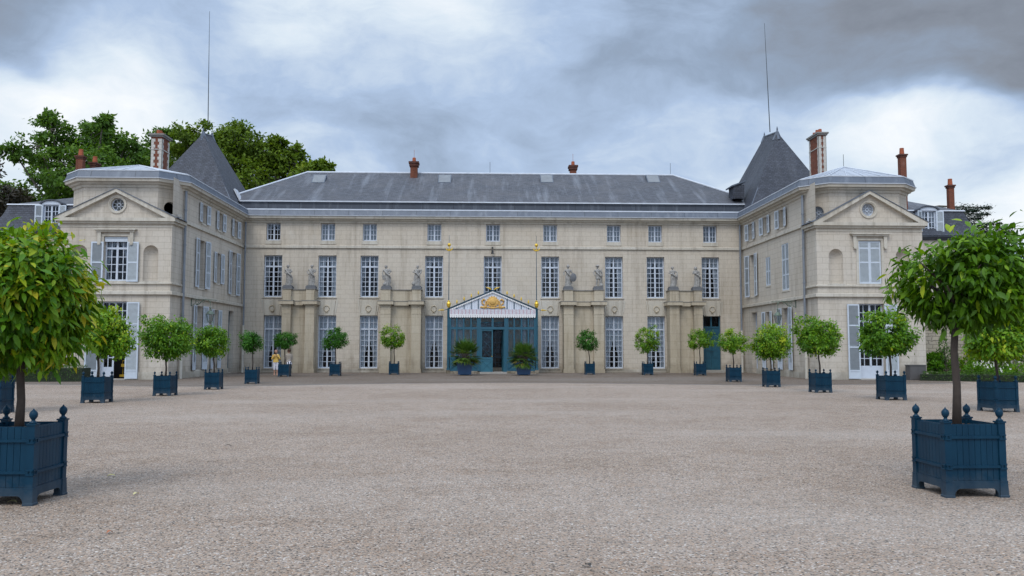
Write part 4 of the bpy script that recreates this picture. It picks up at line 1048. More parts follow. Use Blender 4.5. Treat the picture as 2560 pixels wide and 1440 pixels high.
# banded brick-and-stone chimneys
def banded(x0_, x1_, y0_, y1_, zt):
    q = MB(); q.box(x0_, x1_, y0_, y1_, 11.0, zt); c_ = obj('chimney', q, MAT['brick'], chateau, ROOT0, label='tall brick chimney with white stone quoins')
    q = MB(); n = int((zt-11.6)/0.20)
    for k in range(n):
        z = 11.6+k*0.20; e = 0.17 if k % 2 else 0.26
        e = min(e, (x1_-x0_)*0.42)
        for xx, s_ in ((x0_, 1), (x1_, -1)):
            q.box(xx-s_*0.02, xx+s_*e, y0_-0.02, y0_-0.001, z, z+0.195)
        for yy, s_ in ((y0_, 1), (y1_, -1)):
            for xx, o_ in ((x0_, -0.02), (x1_, 0.02)):
                q.box(min(xx, xx+o_), max(xx, xx+o_), yy-0.02 if s_ > 0 else yy-e, yy+e if s_ > 0 else yy+0.02, z, z+0.195)
    q.box(x0_-0.04, x1_+0.04, y0_-0.04, y1_+0.04, zt-0.85, zt-0.80)
    obj('quoins', q, MAT['quoin'], c_)
    q = MB(); q.box(x0_-0.09, x1_+0.09, y0_-0.09, y1_+0.09, zt, zt+0.10); q.box(x0_-0.16, x1_+0.16, y0_-0.16, y1_+0.16, zt+0.10, zt+0.20)
    obj('chimney_cap', q, MAT['mould'], c_)
    q = MB()
    for k in range(3):
        yy = y0_+(y1_-y0_)*(0.2+0.3*k); q.lathe([(0.13, zt+0.2), (0.11, zt+0.5+0.06*(k % 2)), (0.08, zt+0.5+0.06*(k % 2))], ((x0_+x1_)/2, yy, 0), 10)
    obj('chimney_pot', q, MAT['terracotta'], c_)
Pa, Pb = PY(379, 340, 55), PY(405.5, 340, 55); banded(Pa.x, Pb.x, 55, 56.25, Pa.z-0.05)
Pa, Pb = PY(2046, 340, 55), PY(2064, 340, 55); banded(Pa.x, Pb.x, 55, 56.6, Pa.z+0.05)
# downpipes
def pipe(x, y, z0, z1, r, mat, parent=chateau, name='downpipe'):
    q = MB(); q.tube([(x, y, z0), (x, y, z1)], r, 10)
    k = z0+1.2
    while k < z1: q.lathe([(r*1.35, k), (r*1.35, k+0.07)], (x, y, 0), 10); k += 2.0
    obj(name, q, MAT[mat], parent, ROOT0)
pipe(XL+0.14, YW+0.05, 2.3, 10.62, 0.075, 'pipe'); pipe(XL+0.16, YW-0.1, 0.0, 2.3, 0.09, 'pipe_cream')
pipe(XR-0.14, YW+0.0, 2.3, 10.62, 0.075, 'pipe'); pipe(XR-0.16, YW-0.1, 0.0, 2.3, 0.09, 'pipe_cream')
pipe(XL+0.22, D0-0.18, 3.3, 10.62, 0.06, 'pipe'); pipe(XL+0.22, D0-0.2, 0.0, 3.3, 0.085, 'pipe_cream')
pipe(XR-0.2, D0-0.18, 3.0, 10.62, 0.07, 'pipe'); pipe(XR-0.2, D0-0.2, 0.0, 3.0, 0.085, 'pipe_cream')

# ------------------------------------------------------------------ inner entrance doors behind the porch
mb = MB(); mb.box(-1.0, -0.93, 0, 0.06, 0, 3.25); mb.box(0.93, 1.0, 0, 0.06, 0, 3.25); mb.box(-0.93, 0.93, 0, 0.06, 3.18, 3.25); mb.box(-0.03, 0.03, -0.01, 0.05, 0, 3.18)
for k in range(1, 9): mb.box(-0.93, 0.93, 0.01, 0.04, 0.36*k-0.015, 0.36*k+0.015)
for k in (-0.7, -0.47, -0.23, 0.23, 0.47, 0.7): mb.box(k-0.012, k+0.012, 0.012, 0.042, 0, 3.18)
idr = obj('door', mb, MAT['teal_dark'], chateau, fMain.at(xe, 0.35, 0.30), label='dark glazed inner entrance door')
mb = MB(); mb.poly([(-0.93, 0.05, 0), (0.93, 0.05, 0), (0.93, 0.05, 3.18), (-0.93, 0.05, 3.18)]); obj('pane', mb, MAT['glass'], idr)

# ------------------------------------------------------------------ entrance porch
Yp = 57.3; pxc = PY(1231.5, 850, Yp).x
porch = thing('entrance_porch', 'teal glazed entrance porch shaped like a tent, with striped gable, ochre carving and gilded lances', 'porch', (pxc, Yp, 0))
PD = D0-Yp-0.01
Z = lambda zy: 1.75+(870-(700+zy/5.538))/36.65
zE, zA = Z(400), Z(143)
mb = MB()
mb.box(-3.08, -0.85, -0.03, PD, 0, 0.17); mb.box(0.98, 3.08, -0.03, PD, 0, 0.17)
for s_ in (-1, 1): mb.box(s_*3.02-0.13, s_*3.02+0.13, -0.12, 0.16, 0, 0.24)
obj('stone_base', mb, MAT['rubble'], porch)
mb = MB(); mb.box(-0.86, 0.98, -0.55, PD, 0, 0.11); obj('step', mb, MAT['step'], porch)
for s_ in (-1, 1):
    mb = MB(); mb.tube([(s_*3.02, 0.02, 0.2), (s_*3.02, 0.02, zE)], 0.075, 12); mb.box(s_*3.02-0.1, s_*3.02+0.1, -0.08, 0.12, 0.24, 0.36)
    for z_ in (0.6, 1.9, 2.0, 3.2): mb.lathe([(0.09, z_), (0.09, z_+0.05)], (s_*3.02, 0.02, 0), 12)
    po = obj('post', mb, MAT['teal'], porch)
    zt_ = PY(1121, 588, Yp).z; zb_ = PY(1121, 612, Yp).z; zc_ = PY(1121, 618, Yp).z
    q = MB(); q.tube([(s_*3.0, 0.02, zE), (s_*2.99, 0.02, zt_)], [0.035, 0.012], 6); obj('mast', q, MAT['teal_dark'], po)
    q = MB(); q.lathe([(0.07, zE+0.05), (0.13, zE+0.18), (0.15, zE+0.34), (0.08, zE+0.46), (0.10, zE+0.5), (0.03, zE+0.56)], (s_*3.0, 0.02, 0), 10)
    obj('gilded_vase', q, MAT['gold'], po); q = MB(); q.ball((s_*2.99, 0.02, zb_), 0.12); q.tube([(s_*2.99, 0.02, zb_-0.1), (s_*2.99, 0.02, zc_-0.2)], 0.03, 6); arc = [(s_*2.99+0.24*math.cos(a), 0.02, zc_+0.02+0.24*math.sin(a)) for a in [math.pi*(1.08+0.84*i/12) for i in range(13)]]
    q.tube(arc, [0.015+0.035*math.sin(math.pi*i/12) for i in range(13)], 6)
    obj('gilded_finial', q, MAT['gold'], po)
    q = MB(); q.tube([(s_*3.0, 0, zE-0.05), (s_*3.35, -0.03, zE-0.12)], 0.02, 6); obj('lance_shaft', q, MAT['teal_dark'], po)
    q = MB(); q.tube([(s_*3.30, -0.03, zE-0.11), (s_*3.42, -0.03, zE-0.10), (s_*3.72, -0.03, zE-0.13)], [0.03, 0.055, 0.008], 6); obj('lance_tip', q, MAT['gold'], po)
# side walls of the porch
for s_ in (-1, 1):
    mb = MB(); xa_, xb_ = s_*2.98, s_*3.03
    mb.box(xa_, xb_, 0.15, PD, 0.17, 1.1); mb.box(xa_, xb_, 0.15, PD, 3.0, 3.15); mb.box(xa_, xb_, 0.15, PD, 4.0, zE)
    for y_ in (0.15, 0.9, 1.65, PD-0.1): mb.box(xa_-0.005, xb_+0.005, y_, y_+0.1, 1.1, 4.0)
    sw = obj('side_wall', mb, MAT['teal'], porch)
    q = MB(); x_ = s_*3.0; q.poly([(x_, 0.2, 1.1), (x_, PD, 1.1), (x_, PD, 4.0), (x_, 0.2, 4.0)]); obj('pane', q, MAT['glass'], sw)
# front screens
def screen(cols, name, curt):
    a, b = cols[0], cols[-1]; mb = MB()
    mb.box(a, b, 0, 0.07, 0.17, 1.05); mb.box(a, b, -0.01, 0.08, Z(690), Z(655)); mb.box(a, b, 0, 0.07, 3.76, 4.06); mb.box(a, b, -0.01, 0.08, 1.05, 1.13); mb.box(a, b, -0.02, 0.075, 0.17, 0.30)
    for i, c in enumerate(cols):
        w_ = 0.055 if 0 < i < len(cols)-1 else 0.08
        mb.box(c-w_, c+w_, -0.015, 0.085, 1.13, 3.76)
    for i in range(0, len(cols)-1, 2):
        x0_, x1_ = cols[i]+0.08, cols[min(i+2, len(cols)-1)]-0.08
        mb.tube([(x0_, -0.02, 0.32), (x1_, -0.02, 1.02)], 0.018, 4); mb.tube([(x0_, -0.02, 1.02), (x1_, -0.02, 0.32)], 0.018, 4)
    o_ = obj('screen', mb, MAT['teal'], porch)
    q = MB(); q.poly([(a, 0.04, 1.05), (b, 0.04, 1.05), (b, 0.04, 4.0), (a, 0.04, 4.0)]); obj('pane', q, MAT['glass'], o_)
    q = MB()
    for i in range(len(cols)-1):
        x0_, x1_ = cols[i]+0.05, cols[i+1]-0.05
        for z0_, z1_ in ((1.13, 2.05), (2.05, 2.97), (3.18, 3.76)):
            q.tube([(x0_, 0.03, z0_), (x1_, 0.03, z1_)], 0.007, 4); q.tube([(x0_, 0.03, z1_), (x1_, 0.03, z0_)], 0.007, 4)
            xm, zm = (x0_+x1_)/2, (z0_+z1_)/2
            q.tube([(xm+0.09*math.cos(t), 0.028, zm+0.09*math.sin(t)) for t in [k*math.pi/4 for k in range(9)]], 0.009, 4, cap=False)
    obj('leading', q, MAT['teal_pale'], o_)
    q = MB()
    for c0_, c1_ in curt:
        n = 16; lo = []; hi = []
        for k in range(n+1):
            x = c0_+(c1_-c0_)*k/n; y = 0.18+0.03*math.sin(k*2.3); lo.append(q.vert((x, y, 1.1))); hi.append(q.vert((x, y, 3.78)))
        for k in range(n): q.face((lo[k], lo[k+1], hi[k+1], hi[k]))
    obj('curtain', q, MAT['curtain'], o_, smooth=True)
screen([-2.90, -2.44, -1.97, -1.47, -1.0], 'screen', [(-2.86, -2.62), (-2.4, -2.02)])
screen([1.0, 1.47, 1.97, 2.44, 2.90], 'screen', [(2.02, 2.30), (2.55, 2.86)])
mb = MB()      # door surround with transom
for s_ in (-1, 1): mb.box(s_*0.89-0.1, s_*0.89+0.1, -0.03, 0.09, 0.11, 4.06)
mb.box(-0.79, 0.79, -0.02, 0.08, Z(690), Z(655)); mb.box(-0.79, 0.79, 0, 0.07, 3.78, 4.06); mb.box(-0.075, 0.075, -0.02, 0.08, Z(655), 3.78)
ds = obj('door_surround', mb, MAT['teal'], porch)
mb = MB(); mb.poly([(-0.79, 0.04, Z(655)), (0.79, 0.04, Z(655)), (0.79, 0.04, 3.78), (-0.79, 0.04, 3.78)]); obj('pane', mb, MAT['glass'], ds)
mb = MB()
for c_ in (-0.43, 0.43):
    for a in range(4):
        an = a*math.pi/4; mb.tube([(c_-0.26*math.cos(an), 0.03, 3.47-0.26*math.sin(an)), (c_+0.26*math.cos(an), 0.03, 3.47+0.26*math.sin(an))], 0.008, 4)
obj('leading', mb, MAT['teal_pale'], ds)
def leaf_door():
    mb = MB(); h = Z(690)-0.13; w = 0.80
    mb.box(0, 0.07, 0, 0.05, 0, h); mb.box(w-0.07, w, 0, 0.05, 0, h); mb.box(0.07, w-0.07, 0, 0.05, h-0.07, h); mb.box(0.07, w-0.07, 0, 0.05, 0, 0.08); mb.box(0.07, w-0.07, 0, 0.05, 0.86, 0.98); mb.box(0.07, w-0.07, 0.02, 0.045, 0.08, 0.86)
    mb.box(0.07, w-0.07, 0.0, 0.05, 0.74, 0.78)
    mb.tube([(0.08, 0.012, 0.1), (w-0.08, 0.012, 0.73)], 0.014, 4); mb.tube([(0.08, 0.012, 0.73), (w-0.08, 0.012, 0.1)], 0.014, 4)
    return mb, h, w
mb, h, w = leaf_door(); dl = obj('door', mb, MAT['teal_pale'], porch, Matrix.Translation((-0.79, 0.01, 0.115)), label='closed teal door leaf with crossed lower panel')
dm = dl.data
q = MB(); q.poly([(0.07, 0.03, 0.98), (w-0.07, 0.03, 0.98), (w-0.07, 0.03, h-0.07), (0.07, 0.03, h-0.07)]); pn_ = obj('pane', q, MAT['glass'], dl)
q = MB()
for z0_, z1_ in ((0.98, 1.6), (1.6, 2.2), (2.2, h-0.07)):
    q.tube([(0.08, 0.02, z0_), (w-0.08, 0.02, z1_)], 0.007, 4); q.tube([(0.08, 0.02, z1_), (w-0.08, 0.02, z0_)], 0.007, 4)
le_ = obj('leading', q, MAT['teal_pale'], dl)
q = MB(); q.ball((w-0.05, -0.03, 1.05), 0.03); obj('handle', q, MAT['gold'], dl)
d2 = obj('door', dm, None, porch, Matrix.Translation((0.79, 0.06, 0.115)) @ Matrix.Rotation(R(97), 4, 'Z'), label='teal door leaf swung open inwards')
obj('pane', pn_.data, None, d2)
# gable
mb = MB(); mb.prism([(-2.98, zE-0.06), (2.98, zE-0.06), (0, zA-0.07)], 0.0, 0.05); ga = obj('gable', mb, MAT['gable'], porch)
mb = MB()
for s_ in (-1, 1):
    o_ = [(0, zA), (0, zA-0.06), (s_*3.04, zE-0.06), (s_*3.04, zE)]
    mb.prism(o_ if s_ < 0 else o_[::-1], -0.10, 0.06)
mb.box(-3.0, 3.0, -0.07, 0.02, zE-0.12, zE-0.06)
sl = (zA-zE)/3.0
for c_ in (0.98, 1.46, 1.95, 2.44):
    for s_ in (-1, 1): mb.box(s_*c_-0.022, s_*c_+0.022, -0.05, 0.0, zE-0.06, zA-sl*c_-0.03)
obj('rafter', mb, MAT['teal_dark'], ga)
mb = MB(); n = 26
for s_ in (-1, 1):
    for k in range(n):
        u0, u1 = (k+0.02)/n, (k+0.90)/n; x0_, x1_ = u0*2.9, u1*2.9
        zt0, zt1 = zA-0.09-sl*x0_, zA-0.09-sl*x1_; pts = [(x0_, zt0), (x0_, zt0-0.07)]
        xm = (x0_+x1_)/2; pts += [(xm, (zt0+zt1)/2-0.12), (x1_, zt1-0.07), (x1_, zt1)]
        pts = [(s_*x, z) for x, z in pts]
        if s_ < 0: pts = pts[::-1]
        mb.prism(pts, -0.085, -0.07)
obj('scalloped_trim', mb, MAT['canvas'], ga)
# valance
mb = MB(); mb.box(-2.93, 2.93, -0.09, -0.06, Z(483), Z(412)); va = obj('valance', mb, MAT['valance'], porch)
mb = MB(); n = 37; w_ = 5.86/n
mb.box(-2.93, 2.93, -0.105, -0.065, Z(492), Z(481))
for k in range(n):
    x0_ = -2.93+k*w_; pts = [(x0_+0.008, Z(490))]
    pts += [(x0_+w_/2-(w_/2-0.008)*math.cos(t), Z(512)-0.075*math.sin(t)) for t in [math.pi*i/6 for i in range(7)]] + [(x0_+w_-0.008, Z(490))]
    mb.prism(pts, -0.10, -0.085)
obj('scalloped_trim', mb, MAT['canvas'], va)
# carving: a radiant head between scrolls
mb = MB(); zc = Z(305)
mb.lathe([(0.36, 0), (0.34, 0.06), (0.22, 0.08), (0.18, 0.13), (0.0, 0.17)], (0, 0, 0), 20)
mb.v = [(x, -0.02-z, zc+y) for x, y, z in mb.v]
for k in range(14):
    a = 2*math.pi*k/14; mb.tube([(0.30*math.cos(a), -0.05, zc+0.28*math.sin(a)), (0.43*math.cos(a), -0.06, zc+0.40*math.sin(a))], [0.05, 0.03], 5)
for s_ in (-1, 1):
    mb.tube([(s_*(0.30+0.10*t+0.10*math.cos(5*t)*0.6), -0.05, zc-0.2+0.30*math.sin(2.1*t)*0.9) for t in [i*0.25 for i in range(13)]], [0.07-0.004*i for i in range(13)], 6)
    mb.tube([(s_*0.45, -0.05, zc-0.33), (s_*0.62, -0.06, zc-0.40), (s_*0.80, -0.05, zc-0.36), (s_*0.86, -0.05, zc-0.42)], [0.07, 0.07, 0.06, 0.03], 6)
    mb.tube([(s_*0.5, -0.05, zc+0.1), (s_*0.62, -0.06, zc+0.16), (s_*0.74, -0.05, zc+0.05), (s_*0.72, -0.05, zc-0.12), (s_*0.58, -0.05, zc-0.2)], [0.04, 0.07, 0.07, 0.06, 0.04], 6)
mb.tube([(-0.4, -0.05, zc-0.38), (0, -0.07, zc-0.44), (0.4, -0.05, zc-0.38)], [0.04, 0.06, 0.04], 6)
obj('carving', mb, MAT['orange'], ga)
for s_ in (-1, 1):
    for c_ in (0.98, 1.46, 1.95, 2.44):
        zt = zA-sl*c_
        q = MB(); q.tube([(s_*c_, -0.02, zt-0.05), (s_*c_, -0.02, zt+0.16)], 0.015, 5); sp_ = obj('spear', q, MAT['teal_dark'], porch)
        q = MB(); q.lathe([(0.02, 0.1), (0.055, 0.16), (0.05, 0.24), (0.02, 0.34), (0.004, 0.38)], (s_*c_, -0.02, zt), 8); obj('spear_tip', q, MAT['gold'], sp_)
    q = MB(); q.tube([(0, -0.04, zA-0.05), (s_*0.22, -0.04, zA+0.08)], 0.02, 5); sp_ = obj('spear', q, MAT['teal_dark'], porch)
    q = MB(); q.tube([(s_*0.10, -0.04, zA+0.03), (s_*0.28, -0.04, zA+0.13), (s_*0.48, -0.04, zA+0.20)], [0.03, 0.06, 0.008], 6); obj('spear_tip', q, MAT['gold'], sp_)
mb = MB()
for s_ in (-1, 1):
    mb.poly([(0, -0.08, zA+0.01), (s_*3.06, -0.08, zE+0.01), (s_*3.06, PD, zE+0.01), (0, PD, zA+0.01)][::-s_])
obj('roof', mb, MAT['lead'], porch)

# ------------------------------------------------------------------ figures (statues, people)
def bake(name, mb, mat, voxel, parent=None, smooth_it=2, fac=0.5):
    me = mb.mesh(name, mat, True); o = bpy.data.objects.new(name, me); COL.objects.link(o)
    r_ = o.modifiers.new('r', 'REMESH'); r_.mode = 'VOXEL'; r_.voxel_size = voxel; r_.use_smooth_shade = True
    if smooth_it:
        s_ = o.modifiers.new('s', 'SMOOTH'); s_.iterations = smooth_it; s_.factor = fac
    dg = bpy.context.evaluated_depsgraph_get(); m2 = bpy.data.meshes.new_from_object(o.evaluated_get(dg)); m2.name = name
    if not m2.materials: m2.materials.append(mat)
    o.modifiers.clear(); o.data = m2; bpy.data.meshes.remove(me)
    if parent: o.parent = parent
    return o
def head(mb, c, r, turn=0.0, face=True):
    x, y, z = c
    mb.lathe([(0.0, -1.15*r), (0.45*r, -1.0*r), (0.72*r, -0.55*r), (0.85*r, 0), (0.84*r, 0.45*r), (0.6*r, 0.9*r), (0.0, 1.1*r)], (x, y, z), 14, sy=1.12)
    if face:
        dx, dy = math.sin(turn), -math.cos(turn)
        mb.tube([(x+dx*0.9*r, y+dy*0.9*r, z+0.15*r), (x+dx*1.18*r, y+dy*1.18*r, z-0.25*r)], [0.08*r, 0.16*r], 6)
        mb.ball((x+dx*0.80*r, y+dy*0.80*r, z-0.72*r), 0.22*r, 6)
        for s_ in (-1, 1): mb.ball((x-dy*s_*0.85*r, y+dx*s_*0.85*r, z-0.1*r), 0.2*r, 6)
def statue(loc, H, label, pose):
    x, y, z = loc
    t = thing('statue', label, 'statue', (x, y, z), 0, 'stone statues on the buttresses')
    q = MB(); q.box(-0.34, 0.34, -0.30, 0.30, 0.002, 0.17); q.box(-0.29, 0.29, -0.26, 0.26, 0.17, 0.24); obj('plinth', q, MAT['plinth'], t)
    mb = MB(); b = 0.24; s = H; ln = pose.get('lean', 0.03)
    P = lambda x_, y_, z_: (x_*s + ln*s*math.sin(z_*5.0), y_*s, b+z_*s)
    hx = ln*math.sin(0.93*5.0)*s+pose.get('hx', 0)*s
    head(mb, (hx, 0, b+0.925*s), 0.066*s, pose.get('turn', 0))
    mb.tube([P(0, 0.01, 0.80), (hx, 0, b+0.88*s)], [0.045*s, 0.036*s], 8)
    rings = []
    robe = pose.get('robe', True)
    prof = [(0.815, 0.06, 0.045), (0.80, 0.13, 0.06), (0.74, 0.125, 0.072), (0.66, 0.10, 0.066), (0.60, 0.092, 0.065), (0.52, 0.115, 0.085), (0.44, 0.125, 0.09)]
    prof += [(0.30, 0.125, 0.095), (0.15, 0.13, 0.10), (0.04, 0.145, 0.11), (0.0, 0.15, 0.115)] if robe else [(0.36, 0.13, 0.10)]
    for z_, rx, ry in prof: c_ = P(0, 0, z_); rings.append((c_[2], c_[0], 0, rx*s, ry*s))
    mb.loft(rings[::-1], 44, 0.11, 8, ph=pose.get('ph', 0))
    if not robe:
        for s_, kx in ((-1, 0.02), (1, 0.05)):
            mb.tube([P(s_*0.06, 0, 0.40), P(s_*0.075+kx*0.3, -0.02, 0.24), P(s_*0.08, 0.0, 0.05), P(s_*0.085, -0.01, 0.01)], [0.058*s, 0.042*s, 0.028*s, 0.035*s], 8)
            mb.ball(P(s_*0.09, -0.05, 0.02), 0.035*s, 6)
        mb.tube([P(0.16, 0.05, 0.0), P(0.13, 0.05, 0.2), P(0.12, 0.05, 0.42)], [0.07*s, 0.05*s, 0.05*s], 7)
    for arm in pose['arms']:
        mb.tube([P(*p) for p in arm], [0.044*s, 0.036*s, 0.030*s, 0.022*s, 0.03*s][:len(arm)], 8); mb.ball(P(*arm[-1]), 0.033*s, 6)
    # sash of drapery across the body
    mb.tube([P(-0.11, -0.05, 0.76), P(0.0, -0.10, 0.60), P(0.11, -0.09, 0.50), P(0.14, 0.0, 0.40), P(0.15, 0.03, 0.12)], [0.03*s, 0.045*s, 0.05*s, 0.055*s, 0.05*s], 7)
    if pose.get('base'): mb.ball(P(*pose['base']), 0.09*s, 7)
    for pts, rad in pose.get('extra', []): mb.tube([P(*p) for p in pts], [r_*s for r_ in rad], 8)
    for rg, c_ in pose.get('lathe', []): mb.lathe([(r_*s, z_*s) for r_, z_ in rg], P(*c_), 14)
    bake('figure', mb, MAT['statue'], 0.022, t, 1, 0.4)
    if pose.get('shield'):
        q = MB(); q.lathe([(0.15*s, 0), (0.15*s, 0.02*s), (0.08*s, 0.05*s), (0.0, 0.06*s)], (0, 0, 0), 16, sy=1.35)
        px_, py_, pz_ = P(*pose['shield']); q.v = [(px_+a, py_-c, pz_+b_) for a, b_, c in q.v]; obj('shield', q, MAT['plinth'], t)
HAIR = [([(0.072, -0.02), (0.078, 0.03), (0.06, 0.07), (0.0, 0.085)], (0, 0.01, 0.93))]
poses = [
    dict(lean=0.025, turn=0.3, lathe=HAIR, arms=[[(-0.12, 0, 0.78), (-0.17, 0, 0.64), (-0.08, -0.10, 0.58)], [(0.12, 0, 0.78), (0.18, 0, 0.66), (0.10, -0.1, 0.66)]], extra=[([(0.08, -0.1, 0.62), (0.2, -0.06, 0.70)], (0.05, 0.04))], ph=0.5),
    dict(lean=-0.02, turn=-0.3, lathe=HAIR, arms=[[(-0.12, 0, 0.78), (-0.21, 0, 0.68), (-0.12, -0.07, 0.56)], [(0.12, 0, 0.78), (0.19, -0.02, 0.68), (0.10, -0.10, 0.62)]], extra=[([(0.16, -0.03, 0.66), (0.22, -0.03, 0.78)], (0.04, 0.02))], ph=1.7),
    dict(lean=0.03, turn=-1.1, lathe=HAIR, arms=[[(-0.12, 0, 0.78), (-0.20, 0, 0.64), (-0.19, -0.03, 0.50)], [(0.12, 0, 0.78), (0.22, 0, 0.68), (0.13, -0.09, 0.62)]], extra=[([(0.12, -0.03, 0.60), (0.20, 0, 0.72), (0.15, 0, 0.85)], (0.05, 0.06, 0.02)), ([(-0.19, -0.03, 0.52), (-0.17, -0.02, 0.3)], (0.06, 0.05))], base=(-0.10, -0.08, 0.07), ph=2.6),
    dict(lean=-0.03, turn=0.1, lathe=HAIR, arms=[[(-0.12, 0, 0.78), (-0.20, -0.02, 0.68), (-0.05, -0.11, 0.62)], [(0.12, 0, 0.78), (0.21, 0, 0.72), (0.17, -0.05, 0.60), (0.13, -0.09, 0.52)]], extra=[([(0.17, 0, 0.62), (0.20, 0, 0.82)], (0.05, 0.03)), ([(-0.14, -0.03, 0.0), (-0.13, -0.05, 0.22)], (0.06, 0.05))], base=(-0.15, -0.06, 0.10), ph=3.3),
    dict(lean=0.0, turn=0.0, lathe=[([(0.078, -0.01), (0.082, 0.03), (0.06, 0.08), (0.02, 0.11), (0.008, 0.16)], (0, 0, 0.93))], arms=[[(-0.12, 0, 0.78), (-0.20, 0, 0.66), (-0.19, -0.04, 0.54)], [(0.12, 0, 0.78), (0.19, 0, 0.64), (0.24, -0.05, 0.50)]], shield=(0.24, -0.10, 0.42), ph=0.2),
    dict(lean=0.02, turn=0.4, robe=False, lathe=[([(0.10, 0.0), (0.13, 0.01), (0.07, 0.035), (0.06, 0.07), (0.0, 0.085)], (0, 0, 0.955))], arms=[[(-0.12, 0, 0.78), (-0.20, 0, 0.66), (-0.16, -0.05, 0.53)], [(0.12, 0, 0.78), (0.20, 0, 0.64), (0.18, -0.04, 0.50)]], extra=[([(0.10, -0.08, 0.55), (0.15, -0.08, 0.72), (0.20, -0.07, 0.86)], (0.02, 0.025, 0.02))], base=(0.16, -0.04, 0.06), ph=1.0),
    dict(lean=0.02, turn=0.1, lathe=HAIR, arms=[[(-0.12, 0, 0.78), (-0.19, 0, 0.68), (-0.08, -0.10, 0.62)], [(0.12, 0, 0.78), (0.22, 0, 0.70), (0.18, -0.06, 0.56)]], extra=[([(0.19, -0.05, 0.58), (0.17, 0, 0.34)], (0.04, 0.05))], ph=2.0),
    dict(lean=0.035, turn=-0.2, lathe=[([(0.085, -0.08), (0.085, 0.02), (0.06, 0.07), (0.0, 0.09)], (0, 0.02, 0.93))], arms=[[(-0.12, 0, 0.78), (-0.18, -0.02, 0.66), (-0.02, -0.12, 0.66)], [(0.12, 0, 0.78), (0.18, -0.02, 0.64), (0.04, -0.12, 0.60)]], ph=2.9)]
slab = ['robed stone statue with head bowed, nearest the left end of the facade', 'robed stone statue, hand on hip, over the right pier of the leftmost buttress',
        'robed stone statue in profile with a bundle on its arm, second buttress, left figure', 'robed stone statue holding a cup, closest to the porch on its left side',
        'stone statue of a warrior in a crested helmet with a shield resting at its side', 'stone statue of a man in a broad hat and tunic, shouldering a staff',
        'plain robed stone statue with bent arms, left figure of the buttress beside the teal door', 'veiled stone statue with arms folded, above the buttress edge next to the teal door']
for L_, p_, lb in zip(BT, poses, slab): statue(L_, 1.50 if not p_.get('robe', True) or p_.get('shield') else 1.44, lb, p_)

def tube_obj(name, mat, tubes, parent, voxel=0.014, balls=()):
    mb = MB()
    for pts, rad in tubes: mb.tube(pts, list(rad), 10)
    for c, r_ in balls: mb.ball(c, r_, 8)
    return bake(name, mb, mat, voxel, parent, 1, 0.5)
# woman in yellow, facing the camera, a small camera held up to her chin
g = GR(689, 938); H = 1.0
per = thing('person', 'woman in a yellow cardigan and white cropped trousers holding both hands up to her face', 'person', (g.x, g.y, 0), R(12))
mb = MB()
head(mb, (0, -0.02, 1.49), 0.105, 0.25); mb.tube([(0, 0, 1.28), (0, -0.01, 1.42)], [0.055, 0.045], 8)
mb.loft([(0.85, 0, 0, 0.15, 0.10), (1.0, 0, 0, 0.13, 0.09), (1.2, 0, 0, 0.15, 0.09), (1.29, 0, 0, 0.15, 0.07), (1.32, 0, 0, 0.06, 0.05)], 20)
for s_ in (-1, 1):
    mb.tube([(s_*0.17, 0, 1.27), (s_*0.23, -0.03, 1.02), (s_*0.07, -0.20, 1.22), (s_*0.03, -0.20, 1.33)], [0.05, 0.042, 0.032, 0.026], 8)
    for k in range(4): mb.tube([(s_*(0.05-0.012*k), -0.21, 1.33), (s_*(0.055-0.014*k), -0.235, 1.37+0.004*k), (s_*(0.04-0.014*k), -0.24, 1.40)], [0.010, 0.010, 0.008], 5)
    mb.tube([(s_*0.05, -0.19, 1.32), (s_*0.075, -0.21, 1.36)], [0.011, 0.009], 5)
    mb.tube([(s_*0.08, 0, 0.88), (s_*0.085, -0.01, 0.48), (s_*0.08, 0.01, 0.12), (s_*0.08, 0, 0.05)], [0.085, 0.055, 0.036, 0.04], 10)
    mb.tube([(s_*0.08, 0.03, 0.04), (s_*0.09, -0.14, 0.03)], [0.038, 0.032], 8)
bake('body', mb, MAT['skin'], 0.012, per, 1)
mb = MB(); mb.loft([(0.80, 0, 0, 0.185, 0.125), (0.95, 0, 0, 0.17, 0.12), (1.08, 0, 0, 0.155, 0.11), (1.22, 0, 0, 0.17, 0.11), (1.30, 0, 0, 0.155, 0.085), (1.345, 0, 0, 0.08, 0.065)], 24, 0.02, 7)
for s_ in (-1, 1): mb.tube([(s_*0.16, 0, 1.28), (s_*0.24, -0.03, 1.01), (s_*0.10, -0.175, 1.18)], [0.065, 0.058, 0.045], 8)
bake('cardigan', mb, MAT['cardigan'], 0.014, per, 1)
mb = MB(); mb.loft([(0.76, 0, 0, 0.165, 0.115), (0.90, 0, 0, 0.16, 0.11)], 20)
for s_ in (-1, 1): mb.tube([(s_*0.083, 0, 0.84), (s_*0.09, -0.01, 0.50), (s_*0.088, 0.0, 0.34)], [0.10, 0.078, 0.068], 10)
bake('trousers', mb, MAT['whitecloth'], 0.014, per, 1)
mb = MB(); mb.lathe([(0.02, -0.02), (0.10, -0.02), (0.118, 0.03), (0.10, 0.09), (0.0, 0.13)], (0, 0.015, 1.50), 14); mb.ball((0, 0.07, 1.46), 0.085, 8); bake('hair', mb, MAT['hair1'], 0.014, per, 1)
mb = MB()
for s_ in (-1, 1): mb.box(s_*0.085-0.045, s_*0.085+0.045, -0.17, 0.07, 0.0, 0.022)
sh = obj('sandals', mb, MAT['tan'], per)
mb = MB(); mb.box(-0.045, 0.045, -0.045, 0.0, -0.03, 0.03); mb.lathe([(0.02, 0.0), (0.02, 0.03)], (0, -0.045, -0.015), 8); cm = obj('camera_device', mb, MAT['black']); cm.name = 'compact_camera'
cm.location = (g.x+0.045, g.y-0.24, 1.385); tag(cm, 'small black camera held up in both hands by the woman in yellow', 'camera')
